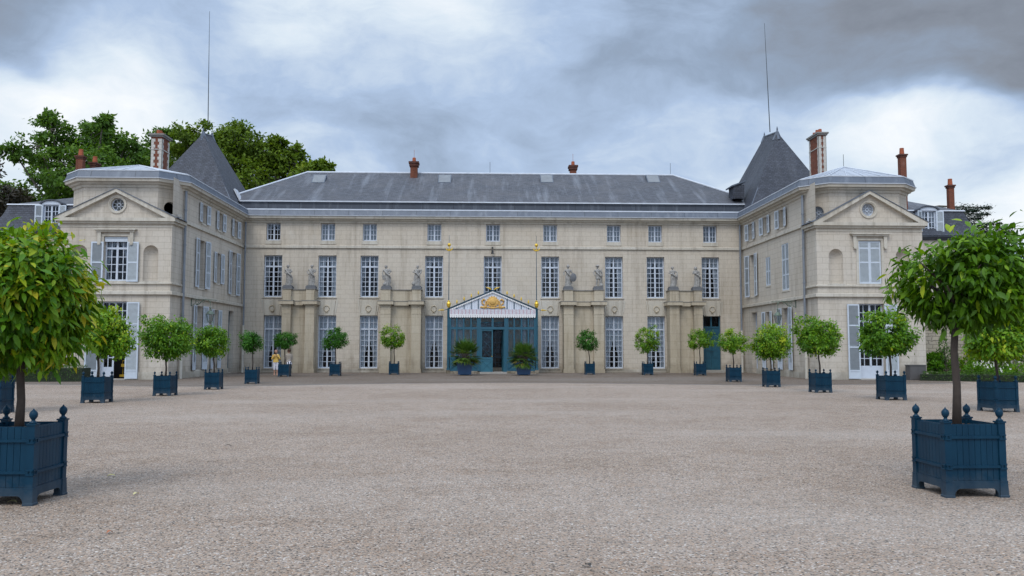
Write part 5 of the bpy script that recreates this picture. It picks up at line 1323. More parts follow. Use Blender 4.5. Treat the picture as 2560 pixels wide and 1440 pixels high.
# second woman, seen from behind her left side, behind the planter
g2 = PY(722, 905, 54.6)
per = thing('person', 'dark-haired person in a beige jacket and black skirt turned away behind the blue planter', 'person', (g2.x, 54.6, 0), R(215))
mb = MB(); head(mb, (0, -0.02, 1.52), 0.105, 0.0); mb.tube([(0, 0, 1.30), (0, -0.01, 1.45)], [0.055, 0.045], 8)
mb.loft([(0.85, 0, 0, 0.15, 0.10), (1.2, 0, 0, 0.15, 0.09), (1.31, 0, 0, 0.14, 0.07), (1.34, 0, 0, 0.06, 0.05)], 20)
for s_, sw_ in ((-1, 0.16), (1, 0.0)):
    arm = [(s_*0.18, 0, 1.28), (s_*0.24, -0.02, 1.02), (s_*0.14, -0.20, 1.02)] if s_ < 0 else [(s_*0.18, 0, 1.28), (s_*0.25, 0.01, 1.02), (s_*0.22, -0.09, 0.82)]
    mb.tube(arm, [0.05, 0.042, 0.03], 8); e = arm[-1]; mb.ball(e, 0.036, 6)
    for k in range(4): mb.tube([e, (e[0]-0.02+0.014*k, e[1]-0.05, e[2]-0.02), (e[0]-0.02+0.014*k, e[1]-0.065, e[2]-0.05)], [0.011, 0.010, 0.008], 5)
    mb.tube([e, (e[0]+0.035, e[1]-0.03, e[2])], [0.012, 0.009], 5)
    mb.tube([(s_*0.08, 0, 0.88), (s_*0.085, -0.01, 0.48), (s_*0.08, 0.01, 0.12), (s_*0.08, 0, 0.05)], [0.085, 0.055, 0.036, 0.04], 10); mb.tube([(s_*0.08, 0.03, 0.04), (s_*0.09, -0.14, 0.03)], [0.038, 0.032], 8)
bake('body', mb, MAT['skin'], 0.012, per, 1)
mb = MB(); mb.loft([(0.80, 0, 0, 0.20, 0.14), (1.0, 0, 0, 0.175, 0.125), (1.22, 0, 0, 0.185, 0.12), (1.32, 0, 0, 0.16, 0.09), (1.37, 0, 0, 0.08, 0.07)], 24, 0.02, 7)
mb.tube([(-0.17, 0, 1.30), (-0.25, -0.02, 1.01), (-0.15, -0.18, 1.02)], [0.07, 0.06, 0.048], 8); mb.tube([(0.17, 0, 1.30), (0.26, 0.01, 1.02), (0.23, -0.07, 0.86)], [0.07, 0.06, 0.048], 8)
bake('jacket', mb, MAT['tweed'], 0.014, per, 1)
mb = MB(); mb.loft([(0.42, 0, 0, 0.21, 0.16), (0.60, 0, 0, 0.19, 0.145), (0.84, 0, 0, 0.165, 0.12)], 24, 0.03, 6); bake('skirt', mb, MAT['darkcloth'], 0.016, per, 1)
mb = MB(); mb.lathe([(0.03, -0.05), (0.105, -0.04), (0.122, 0.03), (0.10, 0.10), (0.0, 0.13)], (0, 0.03, 1.53), 14); bake('hair', mb, MAT['hair2'], 0.014, per, 1)
mb = MB(); mb.loft([(0, 0, 0, 0.17, 0.04), (0.12, 0, 0, 0.16, 0.05), (0.24, 0, 0, 0.12, 0.03)], 14); mb.tube([(-0.1, 0, 0.23), (-0.07, 0, 0.34), (0.07, 0, 0.34), (0.1, 0, 0.23)], 0.012, 5)
hb = obj('handbag', mb, MAT['whitecloth'], smooth=True); hb.location = (g2.x+0.12, 54.35, 0.62); hb.rotation_euler = (0, R(-18), R(30)); tag(hb, 'white handbag carried at the hip of the person in the beige jacket', 'handbag')

# ------------------------------------------------------------------ foliage
rng = np.random.default_rng(11)
def nrm(a): return a/np.maximum(1e-9, np.linalg.norm(a, axis=1, keepdims=True))
def leafmesh(name, P, T, Nn, Ln, Wn, tint, mat, simple_=False, parent=None, M=None):
    n = len(P); T = nrm(T); S = nrm(np.cross(T, Nn)); U = np.cross(S, T)
    Ln = Ln[:, None]; Wn = Wn[:, None]
    if simple_:
        V = np.stack([P, P+T*Ln*0.45+S*Wn*0.5, P+T*Ln, P+T*Ln*0.45-S*Wn*0.5], 1); k = 4
        F_ = np.array([[0, 1, 2, 3]]); fl = 4
    else:
        dr = -np.array([[0, 0, 1.0]])*Ln
        V = np.stack([P, P+T*Ln*0.25+S*Wn*0.42+U*Wn*0.10, P+T*Ln*0.25-S*Wn*0.42+U*Wn*0.10, P+T*Ln*0.3, P+T*Ln*0.62+S*Wn*0.44+U*Wn*0.08+dr*0.04, P+T*Ln*0.62-S*Wn*0.44+U*Wn*0.08+dr*0.04, P+T*Ln*0.65+dr*0.05, P+T*Ln+dr*0.16], 1); k = 8
        F_ = np.array([[0, 1, 3, 3], [0, 3, 2, 2], [1, 4, 6, 3], [3, 6, 5, 2], [4, 7, 6, 6], [6, 7, 5, 5]]); fl = 0
    me = bpy.data.meshes.new(name); me.vertices.add(n*k); me.vertices.foreach_set('co', V.astype(np.float32).reshape(-1))
    base = (np.arange(n)*k)[:, None, None]
    if simple_:
        idx = (base+F_[None]).reshape(-1); cnt = n; starts = np.arange(cnt)*4; tot = np.full(cnt, 4)
    else:
        tri = np.array([[0, 1, 3], [0, 3, 2], [4, 7, 6], [6, 7, 5]]); qd = np.array([[1, 4, 6, 3], [3, 6, 5, 2]])
        idx = np.concatenate([(base+tri[None]).reshape(n, -1), (base+qd[None]).reshape(n, -1)], 1).reshape(-1)
        st = np.array([0, 3, 6, 9, 12, 16]); starts = (np.arange(n)[:, None]*20+st[None]).reshape(-1); tot = np.tile([3, 3, 3, 3, 4, 4], n)
    me.loops.add(len(idx)); me.loops.foreach_set('vertex_index', idx.astype(np.int32))
    me.polygons.add(len(starts)); me.polygons.foreach_set('loop_start', starts.astype(np.int32)); me.polygons.foreach_set('loop_total', tot.astype(np.int32))
    if not simple_: me.polygons.foreach_set('use_smooth', [True]*len(starts))
    at = me.attributes.new('tint', 'FLOAT', 'POINT'); at.data.foreach_set('value', np.repeat(np.clip(tint, 0, 1), k).astype(np.float32))
    me.materials.append(mat); me.update(calc_edges=True)
    o = bpy.data.objects.new(name, me); COL.objects.link(o)
    if parent: o.parent = parent
    if M is not None: o.matrix_basis = M
    return o
def rdir(n): return nrm(rng.normal(size=(n, 3)))
def lump_fn(k, amp, wid=0.45):
    D = rdir(k); A = rng.uniform(-amp, amp, k)
    return lambda d: 1+(np.exp(-((1-d@D.T)/wid**2))*A[None]).sum(1)
def crown(c, rx, ry, rz, ncl, nlf, Ls, mat, parent, simple_=False, lump=0.22, droop=0.75, tintc=0.38, sig=0.9, aspect=0.42, edge=0.12, flat=0.8, squash=2.4):
    d = rdir(ncl); f = lump_fn(26, lump, 0.42)(d)
    u = rng.uniform(0, 1, ncl); rad = f*(1-0.55*u**2.2)
    rad = np.where(rng.uniform(0, 1, ncl) < 0.10, f*rng.uniform(1.02, 1.1, ncl), rad)
    d2 = d.copy(); # boxier outline
    nn = (np.abs(d2)**squash).sum(1)**(1/squash); d2 = d2/nn[:, None]
    C = d2*rad[:, None]; C[:, 2] = np.where(C[:, 2] < 0, C[:, 2]*flat, C[:, 2])
    for ax in (0, 1, 2):      # fit the lumpy outline to the crown's measured size
        lo_, hi_ = np.percentile(C[:, ax], [1.5, 98.5]); C[:, ax] = (C[:, ax]-lo_)/(hi_-lo_)*2-1
    q_ = max(0.0, Ls*(sig*0.9+0.25)); rx, ry, rz = rx-q_, ry-q_, rz-q_
    C = C*np.array([rx, ry, rz]); ct = rng.normal(0, 0.13, ncl)
    idx = np.repeat(np.arange(ncl), nlf); n = len(idx)
    off = rng.normal(size=(n, 3))*Ls*sig
    P = C[idx]+off
    out = nrm(C[idx]/np.array([rx, ry, rz]))
    T = out*0.55+rng.normal(size=(n, 3))*0.55; T[:, 2] -= droop*rng.uniform(0.3, 1.2, n)
    Nn = out*0.9+rng.normal(size=(n, 3))*0.35; Nn[:, 2] += 0.7
    Ln = Ls*rng.uniform(0.65, 1.25, n)
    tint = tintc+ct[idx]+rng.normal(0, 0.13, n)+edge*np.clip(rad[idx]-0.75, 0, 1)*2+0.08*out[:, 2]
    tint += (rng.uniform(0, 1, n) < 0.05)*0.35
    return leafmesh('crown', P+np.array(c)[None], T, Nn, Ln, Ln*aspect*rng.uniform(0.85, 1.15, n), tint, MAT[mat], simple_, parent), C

# planters ---------------------------------------------------------
def make_planter():
    t = thing('planter_box', '', 'planter'); s = 0.8; h = s/2; H = 0.87
    for sx in (-1, 1):
        for sy in (-1, 1):
            mb = MB(); x, y = sx*(h-0.045), sy*(h-0.045)
            mb.box(x-0.045, x+0.045, y-0.045, y+0.045, 0.03, H+0.01); mb.box(x-0.052, x+0.052, y-0.052, y+0.052, 0.18, 0.195)
            # flared foot
            b = len(mb.v); e = 0.056
            for z_, w_ in ((0, e+0.006), (0.022, e+0.006), (0.028, e), (0.18, 0.050)):
                mb.v += [(x-w_, y-w_, z_), (x+w_, y-w_, z_), (x+w_, y+w_, z_), (x-w_, y+w_, z_)]
            for r_ in range(3):
                for k in range(4): mb.face((b+r_*4+k, b+r_*4+(k+1) % 4, b+r_*4+4+(k+1) % 4, b+r_*4+4+k))
            p = obj('corner_post', mb, MAT['planter'], t)
            mb = MB(); mb.box(x-0.055, x+0.055, y-0.055, y+0.055, H+0.011, H+0.03)
            mb.lathe([(0.045, 0.031), (0.04, 0.045), (0.022, 0.058), (0.022, 0.075), (0.031, 0.083), (0.043, 0.102), (0.048, 0.124), (0.045, 0.146), (0.031, 0.166), (0.012, 0.180), (0.007, 0.193), (0.0, 0.195)], (x, y, H), 16)
            obj('finial', mb, MAT['planter'], p, smooth=False)
            for f_ in p.children[0].data.polygons: f_.use_smooth = len(f_.vertices) == 4 and f_.index > 6
    for k in range(4):
        M_ = Matrix.Rotation(k*math.pi/2, 4, 'Z'); a = h-0.09
        mb = MB(); n = 8; w_ = 2*a/n
        for i in range(n): mb.box(-a+i*w_+0.0024, -a+(i+1)*w_-0.0024, -h+0.018, -h+0.036, 0.20, H-0.012)
        mb.box(-a, a, -h+0.037, -h+0.05, 0.20, H-0.005)
        obj('panel', mb, MAT['planter'], t, M_)
        mb = MB()
        for z_ in (0.345, 0.695):
            mb.box(-a-0.02, a+0.02, -h-0.004, -h+0.016, z_, z_+0.032)
            for s_ in (-1, 1):
                e0, e1 = (h-0.085, h-0.002) if s_ > 0 else (-h+0.002, -h+0.085)
                mb.box(e0, e1, -h-0.012, -h-0.0045, z_-0.016, z_-0.001); mb.box(e0, e1, -h-0.012, -h-0.0045, z_+0.033, z_+0.048)
                mb.box((e0+e1)/2-0.03, (e0+e1)/2-0.014, -h-0.011, -h-0.0045, z_-0.001, z_+0.033); mb.box((e0+e1)/2+0.014, (e0+e1)/2+0.03, -h-0.011, -h-0.0045, z_-0.001, z_+0.033)
        obj('strap', mb, MAT['planter'], t, M_)
        mb = MB(); o_ = [(-h+0.09, 0.198), (-h+0.09, 0.0), (-h+0.115, 0.0)]
        o_ += [(-h+0.115+0.075*(1-math.cos(u)), 0.02+0.085*math.sin(u)) for u in [math.pi/2*i/5 for i in range(6)]]
        o_ += [(h-0.115-0.075*(1-math.cos(u)), 0.02+0.085*math.sin(u)) for u in [math.pi/2*(5-i)/5 for i in range(6)]]
        o_ += [(h-0.115, 0.0), (h-0.09, 0.0), (h-0.09, 0.198)]
        mb.prism(o_, -h+0.006, -h+0.034); obj('apron', mb, MAT['planter'], t, M_)
    mb = MB(); g_ = 12; a = h-0.052; ids = {}
    for i in range(g_+1):
        for j in range(g_+1): ids[i, j] = mb.vert((-a+2*a*i/g_, -a+2*a*j/g_, 0.80+random.uniform(-0.012, 0.02)))
    for i in range(g_):
        for j in range(g_): mb.face((ids[i, j], ids[i+1, j], ids[i+1, j+1], ids[i, j+1]))
    obj('soil', mb, MAT['soil'], t)
    return t
def copy_tree(o, parent=None):
    c = o.copy(); COL.objects.link(c); c.parent = parent
    for ch in list(o.children): copy_tree(ch, c)
    return c
proto = make_planter(); used = [False]
def place_planter(x, y, s, rz, label):
    t = copy_tree(proto) if used[0] else proto
    used[0] = True
    t.location = (x, y, 0); t.rotation_euler = (0, 0, R(rz)); t.scale = (s/0.8*0.94, s/0.8*0.94, s/0.8)
    t['label'] = label; t['group'] = 'blue planter boxes around the forecourt'
    return t
def orange_tree(x, y, s, cbox, trunk_px, ncl, nlf, Ls, mat, label, big=False, **kw):
    """cbox: photograph box of the crown, turned into real metres at the tree's own distance"""
    a = PY(cbox[0], (cbox[2]+cbox[3])/2, y); b = PY(cbox[1], (cbox[2]+cbox[3])/2, y)
    zt = PY((cbox[0]+cbox[1])/2, cbox[2], y).z; zb = PY((cbox[0]+cbox[1])/2, cbox[3], y).z
    cx, cz = (a.x+b.x)/2-x, (zt+zb)/2; rx, rz = (b.x-a.x)/2, (zt-zb)/2; z0 = 0.80*s/0.8
    t = thing('orange_tree', label, 'tree', (x, y, 0), 0, 'potted orange trees in the blue boxes')
    mb = MB(); r0 = 0.047 if big else 0.034*s/0.7
    tx = trunk_px
    zj = zb+0.25*rz
    pts = [(0, 0, z0-0.03), (tx*0.2+0.012, 0.0, z0+(zj-z0)*0.35), (tx*0.5-0.015, 0.01, z0+(zj-z0)*0.65), (tx, 0, zj)]
    mb.tube(pts, [r0*1.2, r0*0.95, r0*0.9, r0*0.85], 9)
    for k in range(9 if big else 6):
        an = 2*math.pi*k/(9 if big else 6)+0.4; e = (tx+(cx-tx)*0.5+rx*0.7*math.cos(an), rx*0.7*math.sin(an), zj+rz*random.uniform(0.5, 1.3))
        m_ = (tx+(e[0]-tx)*0.4, e[1]*0.4, zj+(e[2]-zj)*0.6)
        mb.tube([(tx, 0, zj-0.03), m_, e], [r0*0.6, r0*0.4, r0*0.15], 6)
    obj('trunk', mb, MAT['bark'], t, smooth=True)
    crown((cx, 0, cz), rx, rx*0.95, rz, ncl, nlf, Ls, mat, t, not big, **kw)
    return t
PL = [ # px centre, foot y, size, rot, crown box, trunk dx, leaf mat, ncl, nlf, L, planter label, tree label
 (58,1258,.80,0,(-125,205,580,905),0,'leafL',230,44,.132,'largest blue planter box at the left, cut by the edge of the picture','big orange tree with yellow-green drooping leaves in the closest planter on the left'),
 (-12,1035,.76,2,(-100,70,770,900),0,'leafS',110,16,.10,'blue planter box mostly out of frame at far left, behind the largest left planter','orange tree half hidden behind the big yellow-green tree at far left'),
 (246,1008,.745,1.6,(203,330,770,893),-.0,'leafS',120,15,.10,'blue planter box in front of the half-open glazed door of the left pavilion','bushy dark green orange tree before the open door of the left pavilion'),
 (415.5,990,.665,-4,(352,482,790,898),0.0,'leafS',120,15,.095,'blue planter box in front of the corner of the left pavilion','wide round orange tree in front of the left pavilion corner, below the niche'),
 (536,974,.64,1,(486,570,816,892),-.05,'leafS',95,15,.085,'blue planter box under the left wall lantern','flat-topped orange tree just under the left hanging lantern'),
 (631.5,960,.62,3,(598,659,828,880),0.02,'leafD',80,13,.075,'blue planter box by the inner corner drainpipe at left, before the first tall window','small deep green orange tree near the inner left corner of the courtyard'),
 (712,942,.68,0,(686,744,830,872),0.0,'leafD',80,13,.08,'blue planter box that hides the lower half of the person in the beige jacket','dense green orange tree between the two visitors'),
 (839,940,.67,0,(808,872,818,873),0.0,'leafD',85,13,.08,'blue planter box between the two leftmost buttresses','dark green orange tree before the window right of the leftmost buttress'),
 (985.5,937,.66,0,(951,1013,813,871),0.0,'leafS',80,14,.08,'blue planter box in front of the second buttress, left of the porch','bright green orange tree against the second buttress, left of the porch'),
 (1474,937,.66,0,(1440,1498,826,878),-.05,'leafD',75,13,.08,'blue planter box in front of the third buttress, right of the porch','small orange tree with leaning trunk before the buttress right of the porch'),
 (1618.5,938,.67,0,(1586,1651,816,884),0.02,'leafS',85,14,.08,'blue planter box between the two buttresses right of the porch','tall egg-shaped orange tree before the wall between the right-hand buttresses'),
 (1749.5,939,.68,0,(1718,1788,822,872),0.03,'leafS',80,13,.08,'blue planter box just left of the teal side door','flattened olive-green orange tree partly covering the teal side door'),
 (1833.5,955,.675,2,(1795,1871,823,883),0,'leafS',90,14,.08,'blue planter box right of the teal side door, at the inner right corner','pale green orange tree standing at the inner right corner of the courtyard'),
 (1927,968,.665,0,(1882,1976,811,900),0,'leafS',110,15,.088,'blue planter box below the right wall lantern','round light green orange tree beneath the right hanging lantern'),
 (2049,982,.70,2,(1987,2098,790,889),-.04,'leafS',120,15,.095,'blue planter box in front of the corner drainpipe of the right pavilion','broad orange tree in front of the right pavilion corner and drainpipe'),
 (2225.5,1001,.75,0,(2155,2282,777,889),0.02,'leafS',130,16,.10,'blue planter box in front of the closed glazed door of the right pavilion','orange tree in front of the glazed door of the right pavilion'),
 (2490.5,1031,.76,8,(2415,2575,770,900),0.0,'leafS',140,16,.11,'blue planter box beside the flower bed at the right edge','orange tree partly behind the big tree, beside the flower bed on the right'),
 (2405,1246,.79,1,(2272,2570,582,806),0.04,'leafR',240,36,.122,'large blue planter box nearest the viewer on the right','big glossy dark green orange tree in the closest planter on the right'),
]
for i, (px, fy, s, rz, cb, tdx, mat, ncl, nlf, Ls, pl, tl) in enumerate(PL):
    if i == 0: x, y = -5.36, 9.98
    elif i == len(PL)-1: x, y = 5.80, 10.2
    else:
        yf = GR(px, fy).y; y = yf+s/2; x = PY(px, 900, y).x
    place_planter(x, y, s, rz, pl)
    big = i in (0, len(PL)-1)
    kw = dict(big=big, tintc=0.42 if mat in ('leafL', 'leafS') else 0.36, lump=0.20 if big else 0.24)
    if big: kw.update(sig=0.66, aspect=0.42, squash=2.1, droop=0.7, lump=0.36, tintc=0.34)
    if i == 0: kw.update(tintc=0.60, edge=0.28, lump=0.36, squash=2.3)
    if mat == 'leafS': kw['tintc'] = 0.47+random.uniform(-0.1, 0.1)
    if not big: ncl = int(ncl*1.25); nlf = int(nlf*3.4); Ls *= 1.22; kw.update(sig=0.78, aspect=0.52, lump=0.24, droop=0.8, squash=2.8)
    if not big: w_, h_ = (cb[1]-cb[0])*0.04, (cb[3]-cb[2])*0.05; cb = (cb[0]+w_, cb[1]-w_, cb[2]+h_*0.5, cb[3]-h_)
    orange_tree(x, y, s, cb, tdx, ncl, nlf, Ls, mat, tl, **kw)

# potted palms -----------------------------------------------------
def palm(px, fy, cb, lab1, lab2, seed):
    y = GR(px, fy).y+0.45; x = PY(px, 920, y).x
    t = thing('palm_pot', lab1, 'plant pot', (x, y, 0), 0, 'blue pots in front of the porch')
    mb = MB(); b = len(mb.v)
    for z_, w_ in ((0.06, 0.40), (0.86, 0.52), (0.86, 0.46), (0.78, 0.46)):
        mb.v += [(-w_, -w_, z_), (w_, -w_, z_), (w_, w_, z_), (-w_, w_, z_)]
    mb.face((b+3, b+2, b+1, b))
    for r_ in range(3):
        for k in range(4): mb.face((b+r_*4+k, b+r_*4+(k+1) % 4, b+r_*4+4+(k+1) % 4, b+r_*4+4+k))
    mb.face((b+12, b+13, b+14, b+15)); obj('box', mb, MAT['palmpot'], t)
    mb = MB(); mb.box(-0.28, 0.28, -0.28, 0.28, 0, 0.06); obj('foot', mb, MAT['darkcloth'], t)
    mb = MB(); mb.box(-0.455, 0.455, -0.455, 0.455, 0.785, 0.80); obj('soil', mb, MAT['soil'], t)
    p = thing('fan_palm', lab2, 'palm', (x, y, 0), 0, 'fan palms in front of the porch')
    mb = MB()
    for k in range(4): mb.tube([(0.15*math.cos(k*1.6), 0.15*math.sin(k*1.6), 0.78), (0.2*math.cos(k*1.6), 0.2*math.sin(k*1.6), 1.15)], [0.08, 0.06], 7)
    mb2 = mb
    P_, T_, N_, L_, tt = [], [], [], [], []
    zc = PY(px, (cb[2]+cb[3])/2, y).z; rw = (PY(cb[1], 880, y).x-PY(cb[0], 880, y).x)/2; rh = (PY(px, cb[2], y).z-PY(px, cb[3], y).z)/2
    nf = 95; rs = np.random.default_rng(seed)
    for k in range(nf):
        az = rs.uniform(0, 2*math.pi); el = rs.uniform(-0.75, 1.35)
        d = np.array([math.cos(az)*math.cos(el), math.sin(az)*math.cos(el), math.sin(el)])
        e = np.array([0, 0, zc-0.15*rh])+d*np.array([rw, rw, rh])*rs.uniform(0.35, 0.62)
        mb2.tube([(0.12*math.cos(az), 0.12*math.sin(az), 1.1), (e[0]*0.55, e[1]*0.55, (1.1+e[2])/2+0.08), tuple(e)], [0.014, 0.011, 0.009], 4)
        f = d; side = np.cross(f, [0.1, 0.2, 1]); side /= np.linalg.norm(side); tb = rs.normal(0.45, 0.2)
        if el < -0.25: tb += 0.25
        for j in range(17):
            a = -1.25+2.5*j/16; v = f*math.cos(a)+side*math.sin(a)+np.array([0, 0, -0.18*abs(a)])+rs.normal(size=3)*0.06
            P_.append(e); T_.append(v); N_.append(np.cross(side, f)+rs.normal(size=3)*0.2); L_.append(rw*rs.uniform(0.50, 0.72)*(1-0.2*abs(a))); tt.append(tb+rs.normal()*0.08)
    obj('stem', mb2, MAT['bark'], p)
    L_ = np.array(L_); leafmesh('fronds', np.array(P_), np.array(T_), np.array(N_), L_, np.full(len(L_), 0.05), np.array(tt), MAT['leafPalm'], True, p)
palm(1162, 939, (1120, 1205, 842, 925), 'dark blue square pot left of the entrance door', 'fan palm in the pot left of the entrance door', 5)
palm(1309, 939, (1266, 1345, 850, 925), 'dark blue square pot right of the entrance door', 'fan palm in the pot right of the entrance door', 9)

# ------------------------------------------------------------------ lanterns and small fixtures
def lantern(x, y, zb, s, label):
    t = thing('wall_lantern', label, 'lantern', (x, y, zb), 0, 'hanging lanterns on the courtyard walls')
    mb = MB(); tb = lambda pts, r_: mb.tube([(s*a, 0, b) for a, b in pts], r_, 6)
    mb.box(min(0, s*0.03), max(0, s*0.03), -0.04, 0.04, -0.35, 0.1)
    tb([(0.02, 0.06), (0.5, 0.06), (0.95, 0.03), (1.5, -0.0)], 0.018)
    tb([(0.35+0.17*math.exp(-0.14*u)*math.cos(u), -0.12+0.20*math.exp(-0.14*u)*math.sin(u)) for u in [i*0.35 for i in range(28)]], 0.018)
    tb([(0.30, -0.28), (0.48, -0.22), (0.66, -0.02), (0.85, 0.06), (1.02, 0.0), (1.10, -0.14)], 0.024)
    tb([(0.55, -0.12), (0.68, 0.0), (0.80, -0.06), (0.74, -0.15), (0.66, -0.10)], 0.014)
    tb([(0.02, -0.3), (0.12, -0.28), (0.2, -0.2)], 0.018)
    obj('bracket', mb, MAT['verdigris'], t)
    mb = MB(); cx = s*1.12
    mb.tube([(cx, 0, -0.02), (cx, 0, -0.42)], 0.014, 6); mb.ball((cx, 0, -0.45), 0.055); mb.ball((cx, 0, -0.55), 0.045)
    mb.lathe([(0.03, -0.60), (0.10, -0.62), (0.17, -0.70), (0.20, -0.78), (0.26, -0.80), (0.26, -0.83)], (cx, 0, 0), 12)
    for k in range(6):
        a = 2*math.pi*k/6; mb.tube([(cx+0.235*math.cos(a), 0.235*math.sin(a), -0.83), (cx+0.12*math.cos(a), 0.12*math.sin(a), -1.28)], 0.012, 5)
    mb.lathe([(0.13, -1.30), (0.13, -1.27), (0.03, -1.26)], (cx, 0, 0), 12); mb.ball((cx, 0, -1.33), 0.04)
    ca = obj('lamp_cage', mb, MAT['verdigris'], t)
    mb = MB(); b = []
    for z_, r_ in ((-0.83, 0.225), (-1.27, 0.115)): b.append([mb.vert((cx+r_*math.cos(2*math.pi*k/6), r_*math.sin(2*math.pi*k/6), z_)) for k in range(6)])
    for k in range(6): mb.face((b[0][k], b[0][(k+1) % 6], b[1][(k+1) % 6], b[1][k]))
    obj('lamp_glass', mb, MAT['glass'], ca)
lantern(XL, 49.6, 4.50, 1, 'scrolled verdigris lantern bracket on the left wing wall beside the pavilion')
lantern(XR, 49.6, 4.50, -1, 'scrolled verdigris lantern bracket on the right wing wall beside the pavilion')
P = PY(1231, 628, D0)
t = thing('wall_lamp', 'small dark lamp fixed above the central first-floor window over the porch', 'lamp', (P.x, D0, P.z))
mb = MB(); mb.box(-0.05, 0.05, -0.25, -0.002, 0.22, 0.28); mb.box(-0.02, 0.02, -0.25, -0.21, 0.0, 0.22); obj('bracket', mb, MAT['black'], t)
mb = MB(); mb.tube([(0, -0.23, 0.02), (0, -0.23, -0.22)], [0.06, 0.10], 10); obj('lamp_head', mb, MAT['black'], t)
for px_, py_, sd_ in ((438, 541, 1), (2030, 538, -1)):
    P = PY(px_, py_+5, 47.0)
    t = thing('floodlight', 'pair of small pale floodlights on the ledge by the %s' % ('open dark oculus' if sd_ > 0 else 'glazed oculus of the right pavilion'), 'floodlight', (P.x, 47.0, 8.83), 0, 'floodlights on the pavilion ledges')
    mb = MB(); mb.box(-0.35, 0.35, -0.02, 0.02, 0.12, 0.15); mb.box(-0.2, -0.16, -0.02, 0.02, 0, 0.12); mb.box(0.16, 0.2, -0.02, 0.02, 0, 0.12); obj('rail', mb, MAT['zinc_edge'], t)
    mb = MB()
    for c_ in (-0.24, 0.12): mb.box(c_, c_+0.2, -0.12, 0.06, 0.15, 0.30)
    obj('lamp_head', mb, MAT['quoin'], t)
# grey cabinet by the right pavilion
g_ = GR(2283, 947)
t = thing('utility_cabinet', 'grey metal cabinet standing against the stained wall right of the shuttered door', 'cabinet', (23.85, YG-0.5, 0))
mb = MB(); mb.box(-0.45, 0.45, -0.25, 0.25, 0, 0.80); mb.box(-0.48, 0.48, -0.28, 0.28, 0.80, 0.84); obj('body', mb, MAT['binmat'], t)
mb = MB(); mb.box(-0.40, -0.01, -0.262, -0.251, 0.06, 0.75); mb.box(0.01, 0.40, -0.262, -0.251, 0.06, 0.75); obj('door', mb, MAT['binmat'], t)
# yellow cart inside the open door
t = thing('cleaning_trolley', 'yellow cleaning trolley inside the half-open door of the left pavilion', 'trolley', (fGL.o.x+3.02+0.36, YG+0.85, 0.06))
mb = MB(); mb.box(-0.22, 0.22, -0.2, 0.2, 0.08, 0.20); mb.box(-0.16, 0.16, -0.16, 0.16, 0.62, 0.78); obj('tray', mb, MAT['yellow'], t)
mb = MB(); mb.tube([(-0.12, 0, 0.20), (-0.12, 0, 0.62)], 0.02, 6); mb.tube([(0.12, 0, 0.20), (0.12, 0, 0.62)], 0.02, 6); mb.tube([(-0.15, 0, 0.78), (-0.15, 0, 0.95), (0.15, 0, 0.95), (0.15, 0, 0.78)], 0.02, 6); obj('frame', mb, MAT['yellow'], t)
mb = MB()
for a in (-0.17, 0.17):
    for b_ in (-0.15, 0.15): mb.ball((a, b_, 0.04), 0.04, 6)
obj('wheels', mb, MAT['black'], t)

